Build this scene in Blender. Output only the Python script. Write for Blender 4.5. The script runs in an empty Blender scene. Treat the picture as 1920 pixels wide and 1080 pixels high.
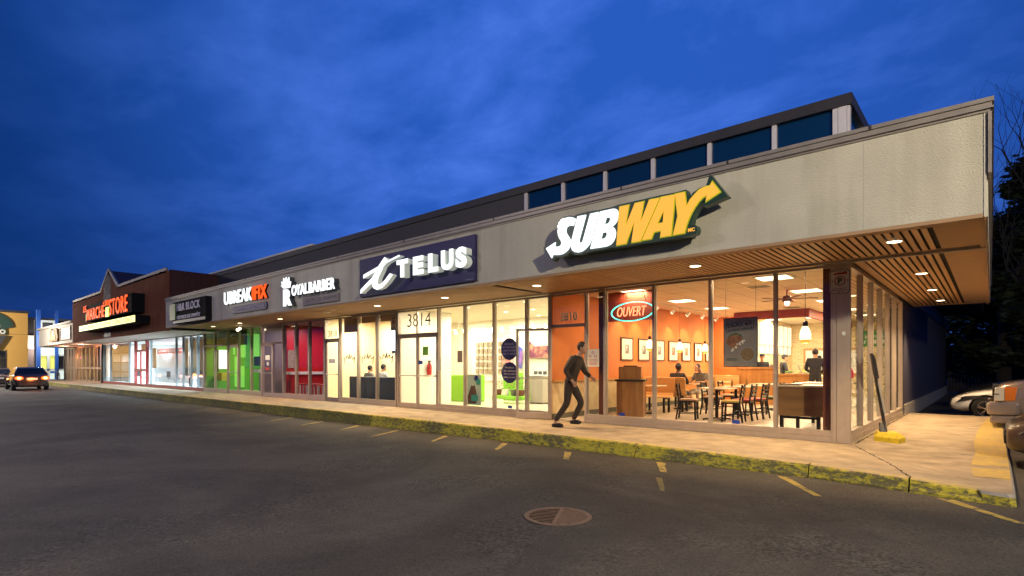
import bpy, bmesh, math, random
from mathutils import Matrix, Vector
random.seed(7)
SC = bpy.context.scene
COL = SC.collection
rad = math.radians
# ------------------------------------------------------------------ helpers
class MB:
    """collects shapes into one mesh"""
    def __init__(s): s.v = []; s.f = []; s.m = []; s.mi = 0
    def face(s, pts, m=None):
        b = len(s.v); s.v += [tuple(p) for p in pts]; s.f.append(tuple(range(b, b+len(pts)))); s.m.append(s.mi if m is None else m)
    def raw(s, vs, fs, m=None):
        b = len(s.v); s.v += [tuple(p) for p in vs]
        for f in fs: s.f.append(tuple(b+i for i in f)); s.m.append(s.mi if m is None else m)
        return s
    def box(s, x0, x1, y0, y1, z0, z1, m=None):
        vs = [(x, y, z) for z in (z0, z1) for y in (y0, y1) for x in (x0, x1)]
        return s.raw(vs, [(0,2,3,1),(4,5,7,6),(0,1,5,4),(2,6,7,3),(0,4,6,2),(1,3,7,5)], m)
    def obox(s, c, sz, ax, m=None):
        """box of size sz round centre c turned by matrix ax"""
        vs = [Vector(c) + ax @ Vector((a*sz[0]/2, b*sz[1]/2, d*sz[2]/2)) for d in (-1,1) for b in (-1,1) for a in (-1,1)]
        return s.raw(vs, [(0,2,3,1),(4,5,7,6),(0,1,5,4),(2,6,7,3),(0,4,6,2),(1,3,7,5)], m)
    def bar(s, p, q, w, t=None, m=None):
        p, q = Vector(p), Vector(q); d = q-p; L = d.length
        if L < 1e-6: return s
        ax = d.to_track_quat('Z', 'Y').to_matrix()
        return s.obox((p+q)/2, (w, t or w, L), ax, m)
    def cyl(s, p, q, r0, r1=None, n=12, cap=True, m=None):
        r1 = r0 if r1 is None else r1
        p, q = Vector(p), Vector(q); ax = (q-p).to_track_quat('Z', 'Y').to_matrix()
        vs = []
        for c, r in ((p, r0), (q, r1)):
            for i in range(n):
                a = 2*math.pi*i/n; vs.append(c + ax @ Vector((r*math.cos(a), r*math.sin(a), 0)))
        fs = [(i, (i+1) % n, n+(i+1) % n, n+i) for i in range(n)]
        if cap: fs += [tuple(range(n-1, -1, -1)), tuple(range(n, 2*n))]
        return s.raw(vs, fs, m)
    def lathe(s, c, prof, n=16, m=None, axis='z'):
        vs = []; k = len(prof)
        for i in range(n):
            a = 2*math.pi*i/n
            for r, z in prof:
                x, y = r*math.cos(a), r*math.sin(a)
                if axis == 'z': vs.append((c[0]+x, c[1]+y, c[2]+z))
                elif axis == 'y': vs.append((c[0]+x, c[1]+z, c[2]+y))
                else: vs.append((c[0]+z, c[1]+x, c[2]+y))
        fs = []
        for i in range(n):
            j = (i+1) % n
            for t in range(k-1): fs.append((i*k+t, j*k+t, j*k+t+1, i*k+t+1))
        return s.raw(vs, fs, m)
    def ball(s, c, r, n=12, k=8, m=None):
        r = (r, r, r) if isinstance(r, (int, float)) else r
        vs = [(c[0], c[1], c[2]-r[2])]
        for j in range(1, k):
            b = -math.pi/2 + math.pi*j/k
            for i in range(n):
                a = 2*math.pi*i/n
                vs.append((c[0]+r[0]*math.cos(a)*math.cos(b), c[1]+r[1]*math.sin(a)*math.cos(b), c[2]+r[2]*math.sin(b)))
        vs.append((c[0], c[1], c[2]+r[2]))
        fs = [(0, 1+(i+1) % n, 1+i) for i in range(n)]
        for j in range(k-2):
            for i in range(n):
                a = 1+j*n; fs.append((a+i, a+(i+1) % n, a+n+(i+1) % n, a+n+i))
        t = len(vs)-1; a = 1+(k-2)*n
        fs += [(a+i, a+(i+1) % n, t) for i in range(n)]
        return s.raw(vs, fs, m)
    def prism(s, poly, y0, y1, plane='xz', holes=(), m=None):
        """2-D outline (with holes) given thickness along the third axis"""
        bm = bmesh.new()
        def P(a, b, c): return {'xz': (a, c, b), 'yz': (c, a, b), 'xy': (a, b, c)}[plane]
        es = []
        for lp in [poly]+list(holes):
            vv = [bm.verts.new(P(a, b, y0)) for a, b in lp]
            es += [bm.edges.new((vv[i], vv[(i+1) % len(vv)])) for i in range(len(vv))]
        r = bmesh.ops.triangle_fill(bm, edges=es, use_beauty=True)
        fs = [g for g in bm.faces]
        ex = bmesh.ops.extrude_face_region(bm, geom=fs)
        d = Vector(P(0, 0, y1))-Vector(P(0, 0, y0))
        bmesh.ops.translate(bm, verts=[g for g in ex['geom'] if isinstance(g, bmesh.types.BMVert)], vec=d)
        bmesh.ops.recalc_face_normals(bm, faces=bm.faces)
        bm.verts.index_update()
        s.raw([v.co[:] for v in bm.verts], [[v.index for v in f.verts] for f in bm.faces], m); bm.free()
        return s
    def build(s, name, mats, parent=None, smooth=False, bevel=0, weld=False):
        me = bpy.data.meshes.new(name); me.from_pydata(s.v, [], s.f)
        mats = mats if isinstance(mats, (list, tuple)) else [mats]
        for m in mats: me.materials.append(M[m] if isinstance(m, str) else m)
        if len(mats) > 1: me.polygons.foreach_set('material_index', [min(i, len(mats)-1) for i in s.m])
        bm = bmesh.new(); bm.from_mesh(me)
        if weld: bmesh.ops.remove_doubles(bm, verts=bm.verts, dist=1e-5)
        bmesh.ops.recalc_face_normals(bm, faces=bm.faces); bm.to_mesh(me); bm.free()
        if smooth:
            me.polygons.foreach_set('use_smooth', [True]*len(me.polygons))
            if hasattr(me, 'set_sharp_from_angle'): me.set_sharp_from_angle(angle=rad(40))
        me.update()
        return link(name, me, parent, bevel)
def link(name, me, parent=None, bevel=0):
    o = bpy.data.objects.new(name, me); COL.objects.link(o)
    if parent is not None:
        o.parent = parent; o.matrix_parent_inverse = wm(parent).inverted()
    if bevel:
        b = o.modifiers.new('bevel', 'BEVEL'); b.width = bevel; b.segments = 2; b.limit_method = 'ANGLE'; b.angle_limit = rad(40)
    return o
def wm(o):
    m = Matrix.Translation(o.location) @ Matrix.Rotation(o.rotation_euler.z, 4, 'Z')
    if o.parent is not None: m = wm(o.parent) @ o.matrix_parent_inverse @ m
    return m
def thing(name, label, cat, loc=(0, 0, 0), rz=0, group=None):
    o = bpy.data.objects.new(name, None); COL.objects.link(o); o.empty_display_size = .2
    o.location = loc; o.rotation_euler = (0, 0, rz); o['label'] = label; o['category'] = cat
    if group: o['group'] = group
    return o
def tag(o, label, cat, group=None):
    o['label'] = label; o['category'] = cat
    if group: o['group'] = group
    if o.type == 'MESH' and not o.parent:          # origin to the base of the thing
        vs = o.data.vertices
        c = Vector(((min(v.co.x for v in vs)+max(v.co.x for v in vs))/2, (min(v.co.y for v in vs)+max(v.co.y for v in vs))/2, min(v.co.z for v in vs)))
        o.data.transform(Matrix.Translation(-c)); o.location = c
    return o
def struct(o): o['kind'] = 'structure'; return o
KIDS = {}
def copy_tree(o, loc=None, rz=None, label=None, parent=None):
    c = o.copy(); COL.objects.link(c)
    if parent is not None: c.parent = parent
    else:
        c.location = loc; c.rotation_euler = (0, 0, rz or 0)
        if label: c['label'] = label
    for ch in [k for k in bpy.data.objects if k.parent == o]: copy_tree(ch, parent=c)
    return c
def text(name, body, box, y, depth, mat, parent=None, bold=.0, shear=0, plane='xz', space=1.0, condense=True, flip=False):
    """raised lettering fitted to box (x0,x1,z0,z1); plane xz faces -Y, yz faces +X or -X"""
    cu = bpy.data.curves.new('lettering', 'FONT'); cu.body = body; cu.size = 1; cu.offset = bold; cu.space_character = space
    cu.extrude = .5; cu.shear = shear; cu.resolution_u = 4; cu.align_x = 'CENTER'
    t = bpy.data.objects.new('lettering', cu); COL.objects.link(t)
    dg = bpy.context.evaluated_depsgraph_get()
    me = bpy.data.meshes.new_from_object(t.evaluated_get(dg)); bpy.data.objects.remove(t); bpy.data.curves.remove(cu)
    me.materials.clear(); me.materials.append(M[mat] if isinstance(mat, str) else mat)
    xs = [v.co.x for v in me.vertices]; ys = [v.co.y for v in me.vertices]
    x0, x1, y0, y1 = min(xs), max(xs), min(ys), max(ys)
    for v in me.vertices:
        a = box[0]+(v.co.x-x0)/(x1-x0)*(box[1]-box[0]); b = box[2]+(v.co.y-y0)/(y1-y0)*(box[3]-box[2]); c = y-depth*(v.co.z+.5)
        if plane == 'xz': v.co = (a, c, b)
        else: v.co = (y+depth*(v.co.z+.5), a, b)
    me.name = name
    return link(name, me, parent)
def word(name, body, box, y, depth, mat, parent=None, **k):
    """lettering with every letter a part of its own"""
    o = text(name, body, box, y, depth, mat, parent, **k); me = o.data; n = len(me.vertices); ga = list(range(n))
    def fd(i):
        while ga[i] != i: ga[i] = ga[ga[i]]; i = ga[i]
        return i
    for p in me.polygons:
        v0 = fd(p.vertices[0])
        for v in p.vertices[1:]: ga[fd(v)] = v0
    isl = {}
    for i in range(n): isl.setdefault(fd(i), []).append(i)
    grp = []
    for vs_ in sorted(isl.values(), key=lambda q: min(me.vertices[i].co.x for i in q)):
        a = min(me.vertices[i].co.x for i in vs_); c = max(me.vertices[i].co.x for i in vs_)
        if grp and a < grp[-1][1]-(grp[-1][1]-grp[-1][0])*.5: grp[-1][2].extend(vs_); grp[-1][1] = max(c, grp[-1][1])
        else: grp.append([a, c, list(vs_)])
    for a, c, vs_ in grp:
        st = set(vs_); mp = {v: i for i, v in enumerate(vs_)}; m2 = bpy.data.meshes.new('letter')
        m2.from_pydata([me.vertices[i].co[:] for i in vs_], [], [[mp[v] for v in p.vertices] for p in me.polygons if p.vertices[0] in st]); m2.materials.append(me.materials[0]); link('letter', m2, parent)
    bpy.data.objects.remove(o)
# ------------------------------------------------------------------ materials
M = {}
def N(nt, t, **kw):
    n = nt.nodes.new(t)
    for k, v in kw.items():
        if k in n.inputs.keys(): n.inputs[k].default_value = v
        else: setattr(n, k, v)
    return n
def mat(name, col, rough=.6, metal=0, var=0, vscale=5, bump=0, bscale=60, col2=None, mix=(.45, .6), spec=None, detail=6, coat=0, stretch=None, bdist=.01):
    m = bpy.data.materials.new(name); m.use_nodes = True; nt = m.node_tree; L = nt.links
    p = nt.nodes['Principled BSDF']; p.inputs['Roughness'].default_value = rough; p.inputs['Metallic'].default_value = metal
    p.inputs['Base Color'].default_value = (*col, 1); p.inputs['Coat Weight'].default_value = coat
    if spec is not None: p.inputs['Specular IOR Level'].default_value = spec
    if var or col2 or bump:
        tc = N(nt, 'ShaderNodeTexCoord'); mp = N(nt, 'ShaderNodeMapping'); L.new(tc.outputs['Object'], mp.inputs['Vector'])
        if stretch: mp.inputs['Scale'].default_value = stretch
    if var or col2:
        n = N(nt, 'ShaderNodeTexNoise', Scale=vscale, Detail=detail, Roughness=.6); L.new(mp.outputs[0], n.inputs['Vector'])
        r = N(nt, 'ShaderNodeValToRGB'); L.new(n.outputs['Fac'], r.inputs['Fac'])
        e = r.color_ramp.elements
        if col2: e[0].position, e[1].position = mix; e[0].color = (*col, 1); e[1].color = (*col2, 1)
        else:
            e[0].position = .3; e[1].position = .7
            e[0].color = (*[c*(1-var) for c in col], 1); e[1].color = (*[min(1, c*(1+var)) for c in col], 1)
        L.new(r.outputs[0], p.inputs['Base Color'])
        rr = N(nt, 'ShaderNodeMapRange'); rr.inputs['To Min'].default_value = max(.02, rough-.12); rr.inputs['To Max'].default_value = min(1, rough+.12)
        L.new(n.outputs['Fac'], rr.inputs['Value']); L.new(rr.outputs[0], p.inputs['Roughness'])
    if bump:
        n2 = N(nt, 'ShaderNodeTexNoise', Scale=bscale, Detail=4); L.new(mp.outputs[0], n2.inputs['Vector'])
        b = N(nt, 'ShaderNodeBump', Strength=bump, Distance=bdist); L.new(n2.outputs['Fac'], b.inputs['Height']); L.new(b.outputs[0], p.inputs['Normal'])
    M[name] = m; return m
def emit(name, col, s=1.0, base=None):
    m = bpy.data.materials.new(name); m.use_nodes = True; p = m.node_tree.nodes['Principled BSDF']
    p.inputs['Base Color'].default_value = (*(base or [c*.5 for c in col]), 1); p.inputs['Emission Color'].default_value = (*col, 1); p.inputs['Emission Strength'].default_value = s
    p.inputs['Roughness'].default_value = .5
    M[name] = m; return m
def glass(name, tint=(.93, .95, .95), ior=1.5, rough=0.0):
    m = bpy.data.materials.new(name); m.use_nodes = True; nt = m.node_tree; nt.nodes.clear(); L = nt.links
    o = N(nt, 'ShaderNodeOutputMaterial'); t = N(nt, 'ShaderNodeBsdfTransparent'); t.inputs[0].default_value = (*tint, 1)
    g = N(nt, 'ShaderNodeBsdfGlossy'); g.inputs['Roughness'].default_value = rough; g.inputs[0].default_value = (1, 1, 1, 1)
    f = N(nt, 'ShaderNodeFresnel', IOR=ior); x = N(nt, 'ShaderNodeMixShader')
    ge = N(nt, 'ShaderNodeNewGeometry'); mr = N(nt, 'ShaderNodeMapRange'); mr.inputs['To Min'].default_value = ior; mr.inputs['To Max'].default_value = 1/ior
    L.new(ge.outputs['Backfacing'], mr.inputs['Value']); L.new(mr.outputs[0], f.inputs['IOR'])
    L.new(f.outputs[0], x.inputs[0]); L.new(t.outputs[0], x.inputs[1]); L.new(g.outputs[0], x.inputs[2]); L.new(x.outputs[0], o.inputs[0])
    M[name] = m; return m
def brick(name, c1, c2, mortar, scale=1, bw=.22, bh=.075, rough=.8, ms=.01, axis='xz', bump=.3):
    m = bpy.data.materials.new(name); m.use_nodes = True; nt = m.node_tree; L = nt.links; p = nt.nodes['Principled BSDF']; p.inputs['Roughness'].default_value = rough
    tc = N(nt, 'ShaderNodeTexCoord'); sp = N(nt, 'ShaderNodeSeparateXYZ'); cb = N(nt, 'ShaderNodeCombineXYZ'); L.new(tc.outputs['Object'], sp.inputs[0])
    a, b = {'xz': (0, 2), 'yz': (1, 2), 'xy': (0, 1)}[axis]
    L.new(sp.outputs[a], cb.inputs[0]); L.new(sp.outputs[b], cb.inputs[1])
    t = N(nt, 'ShaderNodeTexBrick'); t.inputs['Scale'].default_value = scale; t.inputs['Brick Width'].default_value = bw; t.inputs['Row Height'].default_value = bh
    t.inputs['Mortar Size'].default_value = ms; t.inputs['Color1'].default_value = (*c1, 1); t.inputs['Color2'].default_value = (*c2, 1); t.inputs['Mortar'].default_value = (*mortar, 1)
    if bh >= .5: t.offset = 0
    L.new(cb.outputs[0], t.inputs['Vector']); L.new(t.outputs['Color'], p.inputs['Base Color'])
    if bump:
        bp = N(nt, 'ShaderNodeBump', Strength=bump, Distance=.01); bp.invert = True; L.new(t.outputs['Fac'], bp.inputs['Height']); L.new(bp.outputs[0], p.inputs['Normal'])
    M[name] = m; return m
def wood(name, c1, c2, rough=.4, axis=2, scale=14, coat=.2):
    m = bpy.data.materials.new(name); m.use_nodes = True; nt = m.node_tree; L = nt.links; p = nt.nodes['Principled BSDF']; p.inputs['Roughness'].default_value = rough; p.inputs['Coat Weight'].default_value = coat
    tc = N(nt, 'ShaderNodeTexCoord'); mp = N(nt, 'ShaderNodeMapping'); sc = [1, 1, 1]; sc[axis] = .08; mp.inputs['Scale'].default_value = sc
    n = N(nt, 'ShaderNodeTexNoise', Scale=scale, Detail=5, Distortion=.6); r = N(nt, 'ShaderNodeValToRGB'); e = r.color_ramp.elements
    e[0].position = .35; e[1].position = .7; e[0].color = (*c1, 1); e[1].color = (*c2, 1)
    L.new(tc.outputs['Object'], mp.inputs[0]); L.new(mp.outputs[0], n.inputs['Vector']); L.new(n.outputs['Fac'], r.inputs[0]); L.new(r.outputs[0], p.inputs['Base Color'])
    M[name] = m; return m
mat('stucco', (.57, .55, .475), .9, var=.10, vscale=.9, bump=.9, bscale=55, bdist=.012)
# weather streaks on the stucco: vertical stains
def stains(name, dark, sc=(1.2, 1.2, .12), lo=.48, hi=.75):
    m = M[name]; nt = m.node_tree; L = nt.links; p = nt.nodes['Principled BSDF']
    src = p.inputs['Base Color'].links[0].from_socket
    tc = N(nt, 'ShaderNodeTexCoord'); mp = N(nt, 'ShaderNodeMapping'); mp.inputs['Scale'].default_value = sc
    n = N(nt, 'ShaderNodeTexNoise', Scale=2.4, Detail=5); r = N(nt, 'ShaderNodeValToRGB'); e = r.color_ramp.elements
    e[0].position = lo; e[1].position = hi; e[0].color = (1, 1, 1, 1); e[1].color = (*dark, 1)
    x = N(nt, 'ShaderNodeMix', data_type='RGBA', blend_type='MULTIPLY'); x.inputs[0].default_value = 1
    L.new(tc.outputs['Object'], mp.inputs[0]); L.new(mp.outputs[0], n.inputs['Vector']); L.new(n.outputs['Fac'], r.inputs[0])
    L.new(src, x.inputs[6]); L.new(r.outputs[0], x.inputs[7]); L.new(x.outputs[2], p.inputs['Base Color'])
stains('stucco', (.80, .79, .76))
mat('coping', (.30, .27, .25), .45, metal=.3, var=.15, vscale=3)
mat('coping_dark', (.035, .033, .04), .5, var=.15, vscale=3)
mat('charcoal_panel', (.05, .048, .055), .6, var=.12, vscale=2)
mat('roofing', (.08, .08, .08), .9)
wood('soffit_tan', (.48, .27, .12), (.60, .36, .17), .55, axis=1, scale=6, coat=0)
mat('soffit_plain', (.40, .255, .15), .75, var=.1, vscale=2)
mat('soffit_gap', (.008, .006, .004), .9)
mat('aluminium', (.44, .365, .30), .42, metal=.35, var=.06, vscale=8)
mat('aluminium_plum', (.20, .17, .19), .45, metal=.3, var=.08, vscale=8)
mat('white_post', (.62, .60, .68), .5, var=.05, vscale=5)
mat('pinkgrey_frame', (.42, .33, .33), .45, metal=.3)
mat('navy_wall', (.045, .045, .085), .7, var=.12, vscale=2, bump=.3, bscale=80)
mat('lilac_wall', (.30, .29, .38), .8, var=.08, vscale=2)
mat('concrete_base', (.30, .28, .26), .9, var=.25, vscale=5, bump=.4, bscale=40)
mat('cream_fascia_bead', (.55, .53, .46), .7)
mat('joint_grey', (.46, .455, .41), .9); mat('void', (.004, .004, .004), 1, spec=0)
mat('black', (.012, .011, .011), .45)
mat('black_metal', (.02, .018, .018), .35, metal=.5)
mat('rubber', (.015, .015, .015), .8, bump=.2, bscale=80)
mat('white_paint', (.75, .74, .70), .5)
mat('cream_wall', (.72, .62, .45), .7, var=.03, vscale=2)
mat('bright_white', (.80, .80, .78), .6)
mat('steel', (.6, .6, .6), .3, metal=.9)
mat('grey_mid', (.25, .25, .26), .5)
mat('charcoal', (.04, .042, .05), .6)
mat('slate', (.055, .065, .085), .55)
glass('storefront_glass', ior=1.38)
glass('clear_glass', (.96, .97, .97), ior=1.38)
mat('dark_glass', (.006, .008, .012), .06, spec=.9)
mat('upper_glass', (.004, .030, .095), .06, spec=1.0)  # blue in the base colour stands for sky reflected in the panes
# ------------------------------------------------------------------ camera and sky
cam = bpy.data.cameras.new('camera'); co = bpy.data.objects.new('camera', cam); COL.objects.link(co)
co.location = (1.785, -10.572, 1.3)
co.rotation_euler = (rad(90), 0, math.atan2(.6600, .7513))
cam.sensor_width = 36; cam.lens = 1024.4/1920*36; cam.shift_y = 146/1920; cam.clip_end = 2000; cam.clip_start = .1
SC.camera = co
SC.render.resolution_x = 1024; SC.render.resolution_y = 576
vs = SC.view_settings; vs.view_transform = 'Standard'; vs.look = 'None'; vs.gamma = 1; vs.exposure = 0
SC.cycles.use_denoising = True; SC.cycles.max_bounces = 8; SC.cycles.transparent_max_bounces = 24; SC.cycles.sample_clamp_indirect = 6
SC.cycles.caustics_reflective = False; SC.cycles.caustics_refractive = False
W = bpy.data.worlds.new('World'); SC.world = W; W.use_nodes = True; nt = W.node_tree; L = nt.links
bg = nt.nodes['Background']
tc = N(nt, 'ShaderNodeTexCoord'); nrm = N(nt, 'ShaderNodeVectorMath', operation='NORMALIZE'); L.new(tc.outputs['Generated'], nrm.inputs[0])
sp = N(nt, 'ShaderNodeSeparateXYZ'); L.new(nrm.outputs[0], sp.inputs[0])
def mth(op, a, b=None, c=None):
    n = N(nt, 'ShaderNodeMath', operation=op)
    for i, v in enumerate((a, b, c)):
        if v is None: continue
        if isinstance(v, (int, float)): n.inputs[i].default_value = v
        else: L.new(v, n.inputs[i])
    return n.outputs[0]
zc = mth('MAXIMUM', sp.outputs[2], 0.0)
den = mth('ADD', zc, .16)
cx = mth('DIVIDE', sp.outputs[0], den); cy = mth('DIVIDE', sp.outputs[1], den)
cb = N(nt, 'ShaderNodeCombineXYZ'); L.new(cx, cb.inputs[0]); L.new(cy, cb.inputs[1])
mp = N(nt, 'ShaderNodeMapping'); L.new(cb.outputs[0], mp.inputs[0]); mp.inputs['Scale'].default_value = (1.0, 1.3, 1); mp.inputs['Rotation'].default_value = (0, 0, rad(25)); mp.inputs['Location'].default_value = (3.1, 1.7, 0)
n1 = N(nt, 'ShaderNodeTexNoise', Scale=2.3, Detail=10, Roughness=.60, Distortion=.25); L.new(mp.outputs[0], n1.inputs['Vector'])
n2 = N(nt, 'ShaderNodeTexNoise', Scale=.45, Detail=3, Roughness=.5); L.new(mp.outputs[0], n2.inputs['Vector'])
cl = mth('ADD', mth('MULTIPLY', n1.outputs[0], .66), mth('MULTIPLY', n2.outputs[0], .34))
r1 = N(nt, 'ShaderNodeValToRGB'); e = r1.color_ramp.elements; e[0].position = .43; e[1].position = .66; e[0].color = (0, 0, 0, 1); e[1].color = (1, 1, 1, 1); L.new(cl, r1.inputs[0])
# after-glow: brightest to the north-west behind the roofs, falling away to both sides
gx, gy, gz = -.50, .74, .45
dt = mth('ADD', mth('ADD', mth('MULTIPLY', sp.outputs[0], gx), mth('MULTIPLY', sp.outputs[1], gy)), mth('MULTIPLY', sp.outputs[2], gz))
glow = N(nt, 'ShaderNodeMapRange', interpolation_type='SMOOTHSTEP'); glow.inputs['From Min'].default_value = .60; glow.inputs['From Max'].default_value = 1.02; L.new(dt, glow.inputs['Value'])
base = N(nt, 'ShaderNodeMix', data_type='RGBA'); base.inputs[6].default_value = (.0008, .028, .165, 1); base.inputs[7].default_value = (.020, .105, .52, 1); L.new(glow.outputs[0], base.inputs[0])
cloudc = N(nt, 'ShaderNodeMix', data_type='RGBA'); cloudc.inputs[6].default_value = (.010, .062, .30, 1); cloudc.inputs[7].default_value = (.085, .225, .88, 1); L.new(glow.outputs[0], cloudc.inputs[0])
fac = mth('MULTIPLY', r1.outputs[0], mth('MULTIPLY_ADD', glow.outputs[0], .50, .30))
sky = N(nt, 'ShaderNodeMix', data_type='RGBA'); L.new(fac, sky.inputs[0]); L.new(base.outputs[2], sky.inputs[6]); L.new(cloudc.outputs[2], sky.inputs[7])
nish = N(nt, 'ShaderNodeTexSky'); nish.sky_type = 'NISHITA'; nish.sun_disc = False; nish.sun_elevation = rad(-4); nish.sun_rotation = rad(-34)
ad = N(nt, 'ShaderNodeMix', data_type='RGBA', blend_type='ADD'); ad.inputs[0].default_value = .05; L.new(sky.outputs[2], ad.inputs[6]); L.new(nish.outputs[0], ad.inputs[7])
L.new(ad.outputs[2], bg.inputs[0]); bg.inputs[1].default_value = 1.0
# ------------------------------------------------------------------ ground
def asphalt():
    m = bpy.data.materials.new('asphalt'); m.use_nodes = True; nt = m.node_tree; L = nt.links; p = nt.nodes['Principled BSDF']
    tc = N(nt, 'ShaderNodeTexCoord')
    big = N(nt, 'ShaderNodeTexNoise', Scale=.35, Detail=5, Roughness=.6, Distortion=.8); mid = N(nt, 'ShaderNodeTexNoise', Scale=2.2, Detail=6, Roughness=.65)
    fine = N(nt, 'ShaderNodeTexVoronoi', Scale=90); sp_ = N(nt, 'ShaderNodeTexNoise', Scale=60, Detail=3, Roughness=.7)
    for n in (big, mid, fine, sp_): L.new(tc.outputs['Object'], n.inputs['Vector'])
    r = N(nt, 'ShaderNodeValToRGB'); L.new(big.outputs[0], r.inputs[0]); e = r.color_ramp.elements
    e[0].position = .40; e[1].position = .62; e[0].color = (.052, .049, .047, 1); e[1].color = (.094, .086, .077, 1)
    r2 = N(nt, 'ShaderNodeValToRGB'); L.new(mid.outputs[0], r2.inputs[0]); e = r2.color_ramp.elements; e[0].position = .3; e[1].position = .75; e[0].color = (.82, .82, .82, 1); e[1].color = (1.15, 1.14, 1.12, 1)
    agg = N(nt, 'ShaderNodeTexVoronoi', Scale=42); L.new(tc.outputs['Object'], agg.inputs['Vector'])
    am = N(nt, 'ShaderNodeTexNoise', Scale=.55, Detail=3, Distortion=1.2); L.new(tc.outputs['Object'], am.inputs['Vector'])
    amr = N(nt, 'ShaderNodeMapRange'); amr.inputs['From Min'].default_value = .52; amr.inputs['From Max'].default_value = .62; amr.inputs['To Max'].default_value = .5; amr.inputs['To Min'].default_value = .12; L.new(am.outputs[0], amr.inputs['Value'])
    agx = N(nt, 'ShaderNodeMix', data_type='FLOAT'); L.new(amr.outputs[0], agx.inputs[0]); L.new(sp_.outputs[0], agx.inputs[2]); L.new(agg.outputs['Color'], agx.inputs[3])
    r3 = N(nt, 'ShaderNodeValToRGB'); L.new(agx.outputs[0], r3.inputs[0]); e = r3.color_ramp.elements; e[0].position = .32; e[1].position = .72; e[0].color = (.45, .45, .45, 1); e[1].color = (1.75, 1.7, 1.62, 1)
    a = N(nt, 'ShaderNodeMix', data_type='RGBA', blend_type='MULTIPLY'); a.inputs[0].default_value = 1; L.new(r.outputs[0], a.inputs[6]); L.new(r2.outputs[0], a.inputs[7])
    b = N(nt, 'ShaderNodeMix', data_type='RGBA', blend_type='MULTIPLY'); b.inputs[0].default_value = 1; L.new(a.outputs[2], b.inputs[6]); L.new(r3.outputs[0], b.inputs[7])
    L.new(b.outputs[2], p.inputs['Base Color']); p.inputs['Roughness'].default_value = .8; p.inputs['Specular IOR Level'].default_value = .35
    bp = N(nt, 'ShaderNodeBump', Strength=.7, Distance=.012); L.new(fine.outputs['Distance'], bp.inputs['Height'])
    bp2 = N(nt, 'ShaderNodeBump', Strength=.35, Distance=.03); L.new(mid.outputs[0], bp2.inputs['Height']); L.new(bp.outputs[0], bp2.inputs['Normal']); L.new(bp2.outputs[0], p.inputs['Normal'])
    M['asphalt'] = m
asphalt()
def zg(x):
    pts = [(-60, -.27), (-27, -.28), (-13, -.31), (-9, -.28), (-5.5, -.24), (-2.6, -.215), (0, -.17), (2, -.12), (6, -.12)]
    if x <= pts[0][0]: return pts[0][1]
    for (a, za), (b, zb) in zip(pts, pts[1:]):
        if x <= b: return za+(zb-za)*(x-a)/(b-a)
    return pts[-1][1]
b = MB(); xs = [-500, -200, -120, -90, -70, -60]+[-58+2*i for i in range(23)]+[-13, -12, -11, -10, -9, -8, -7, -6, -5.5, -5, -4, -3.2, -2.6, -2, -1.3, -.6, 0, .6, 1.2, 2, 3, 4, 6, 10, 20, 40, 100, 300]
ys = [-300, -100, -40, -20, -15, -12, -10, -8, -6, -5, -4, -3, -2, 0, 4, 10, 20, 40, 80, 300]
b.raw([(x, y, zg(x)) for y in ys for x in xs], [(j*len(xs)+i, j*len(xs)+i+1, (j+1)*len(xs)+i+1, (j+1)*len(xs)+i) for j in range(len(ys)-1) for i in range(len(xs)-1)])
struct(b.build('parking_lot', 'asphalt'))
# concrete sidewalk: patches, stains, fine grain
mat('concrete', (.255, .205, .15), .85, col2=(.41, .335, .24), vscale=3.2, mix=(.30, .70), bump=.9, bscale=90, bdist=.006)
stains('concrete', (.66, .64, .62), sc=(.9, 1.1, 1), lo=.44, hi=.74)
CURB = [(-66, -2.1), (-51, -2.1), (-27, -2.25), (-13.4, -2.1), (-9, -2.13), (-5.5, -2.24), (-2.6, -2.38), (-.9, -2.50), (.1, -2.60), (1.0, -2.84), (1.70, -3.04)]
def curby(x):
    for (a, ya), (c, yc) in zip(CURB, CURB[1:]):
        if x <= c: return ya+(yc-ya)*(x-a)/(c-a)
    return CURB[-1][1]
inner = [(x, y+.17) for x, y in CURB]
slab = inner + [(1.76, -2.84), (1.76, 8.0), (-.02, 8.0), (-.02, .02), (-66, .02)]
struct(MB().prism(slab, -.4, 0, plane='xy').build('sidewalk', 'concrete'))
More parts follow.
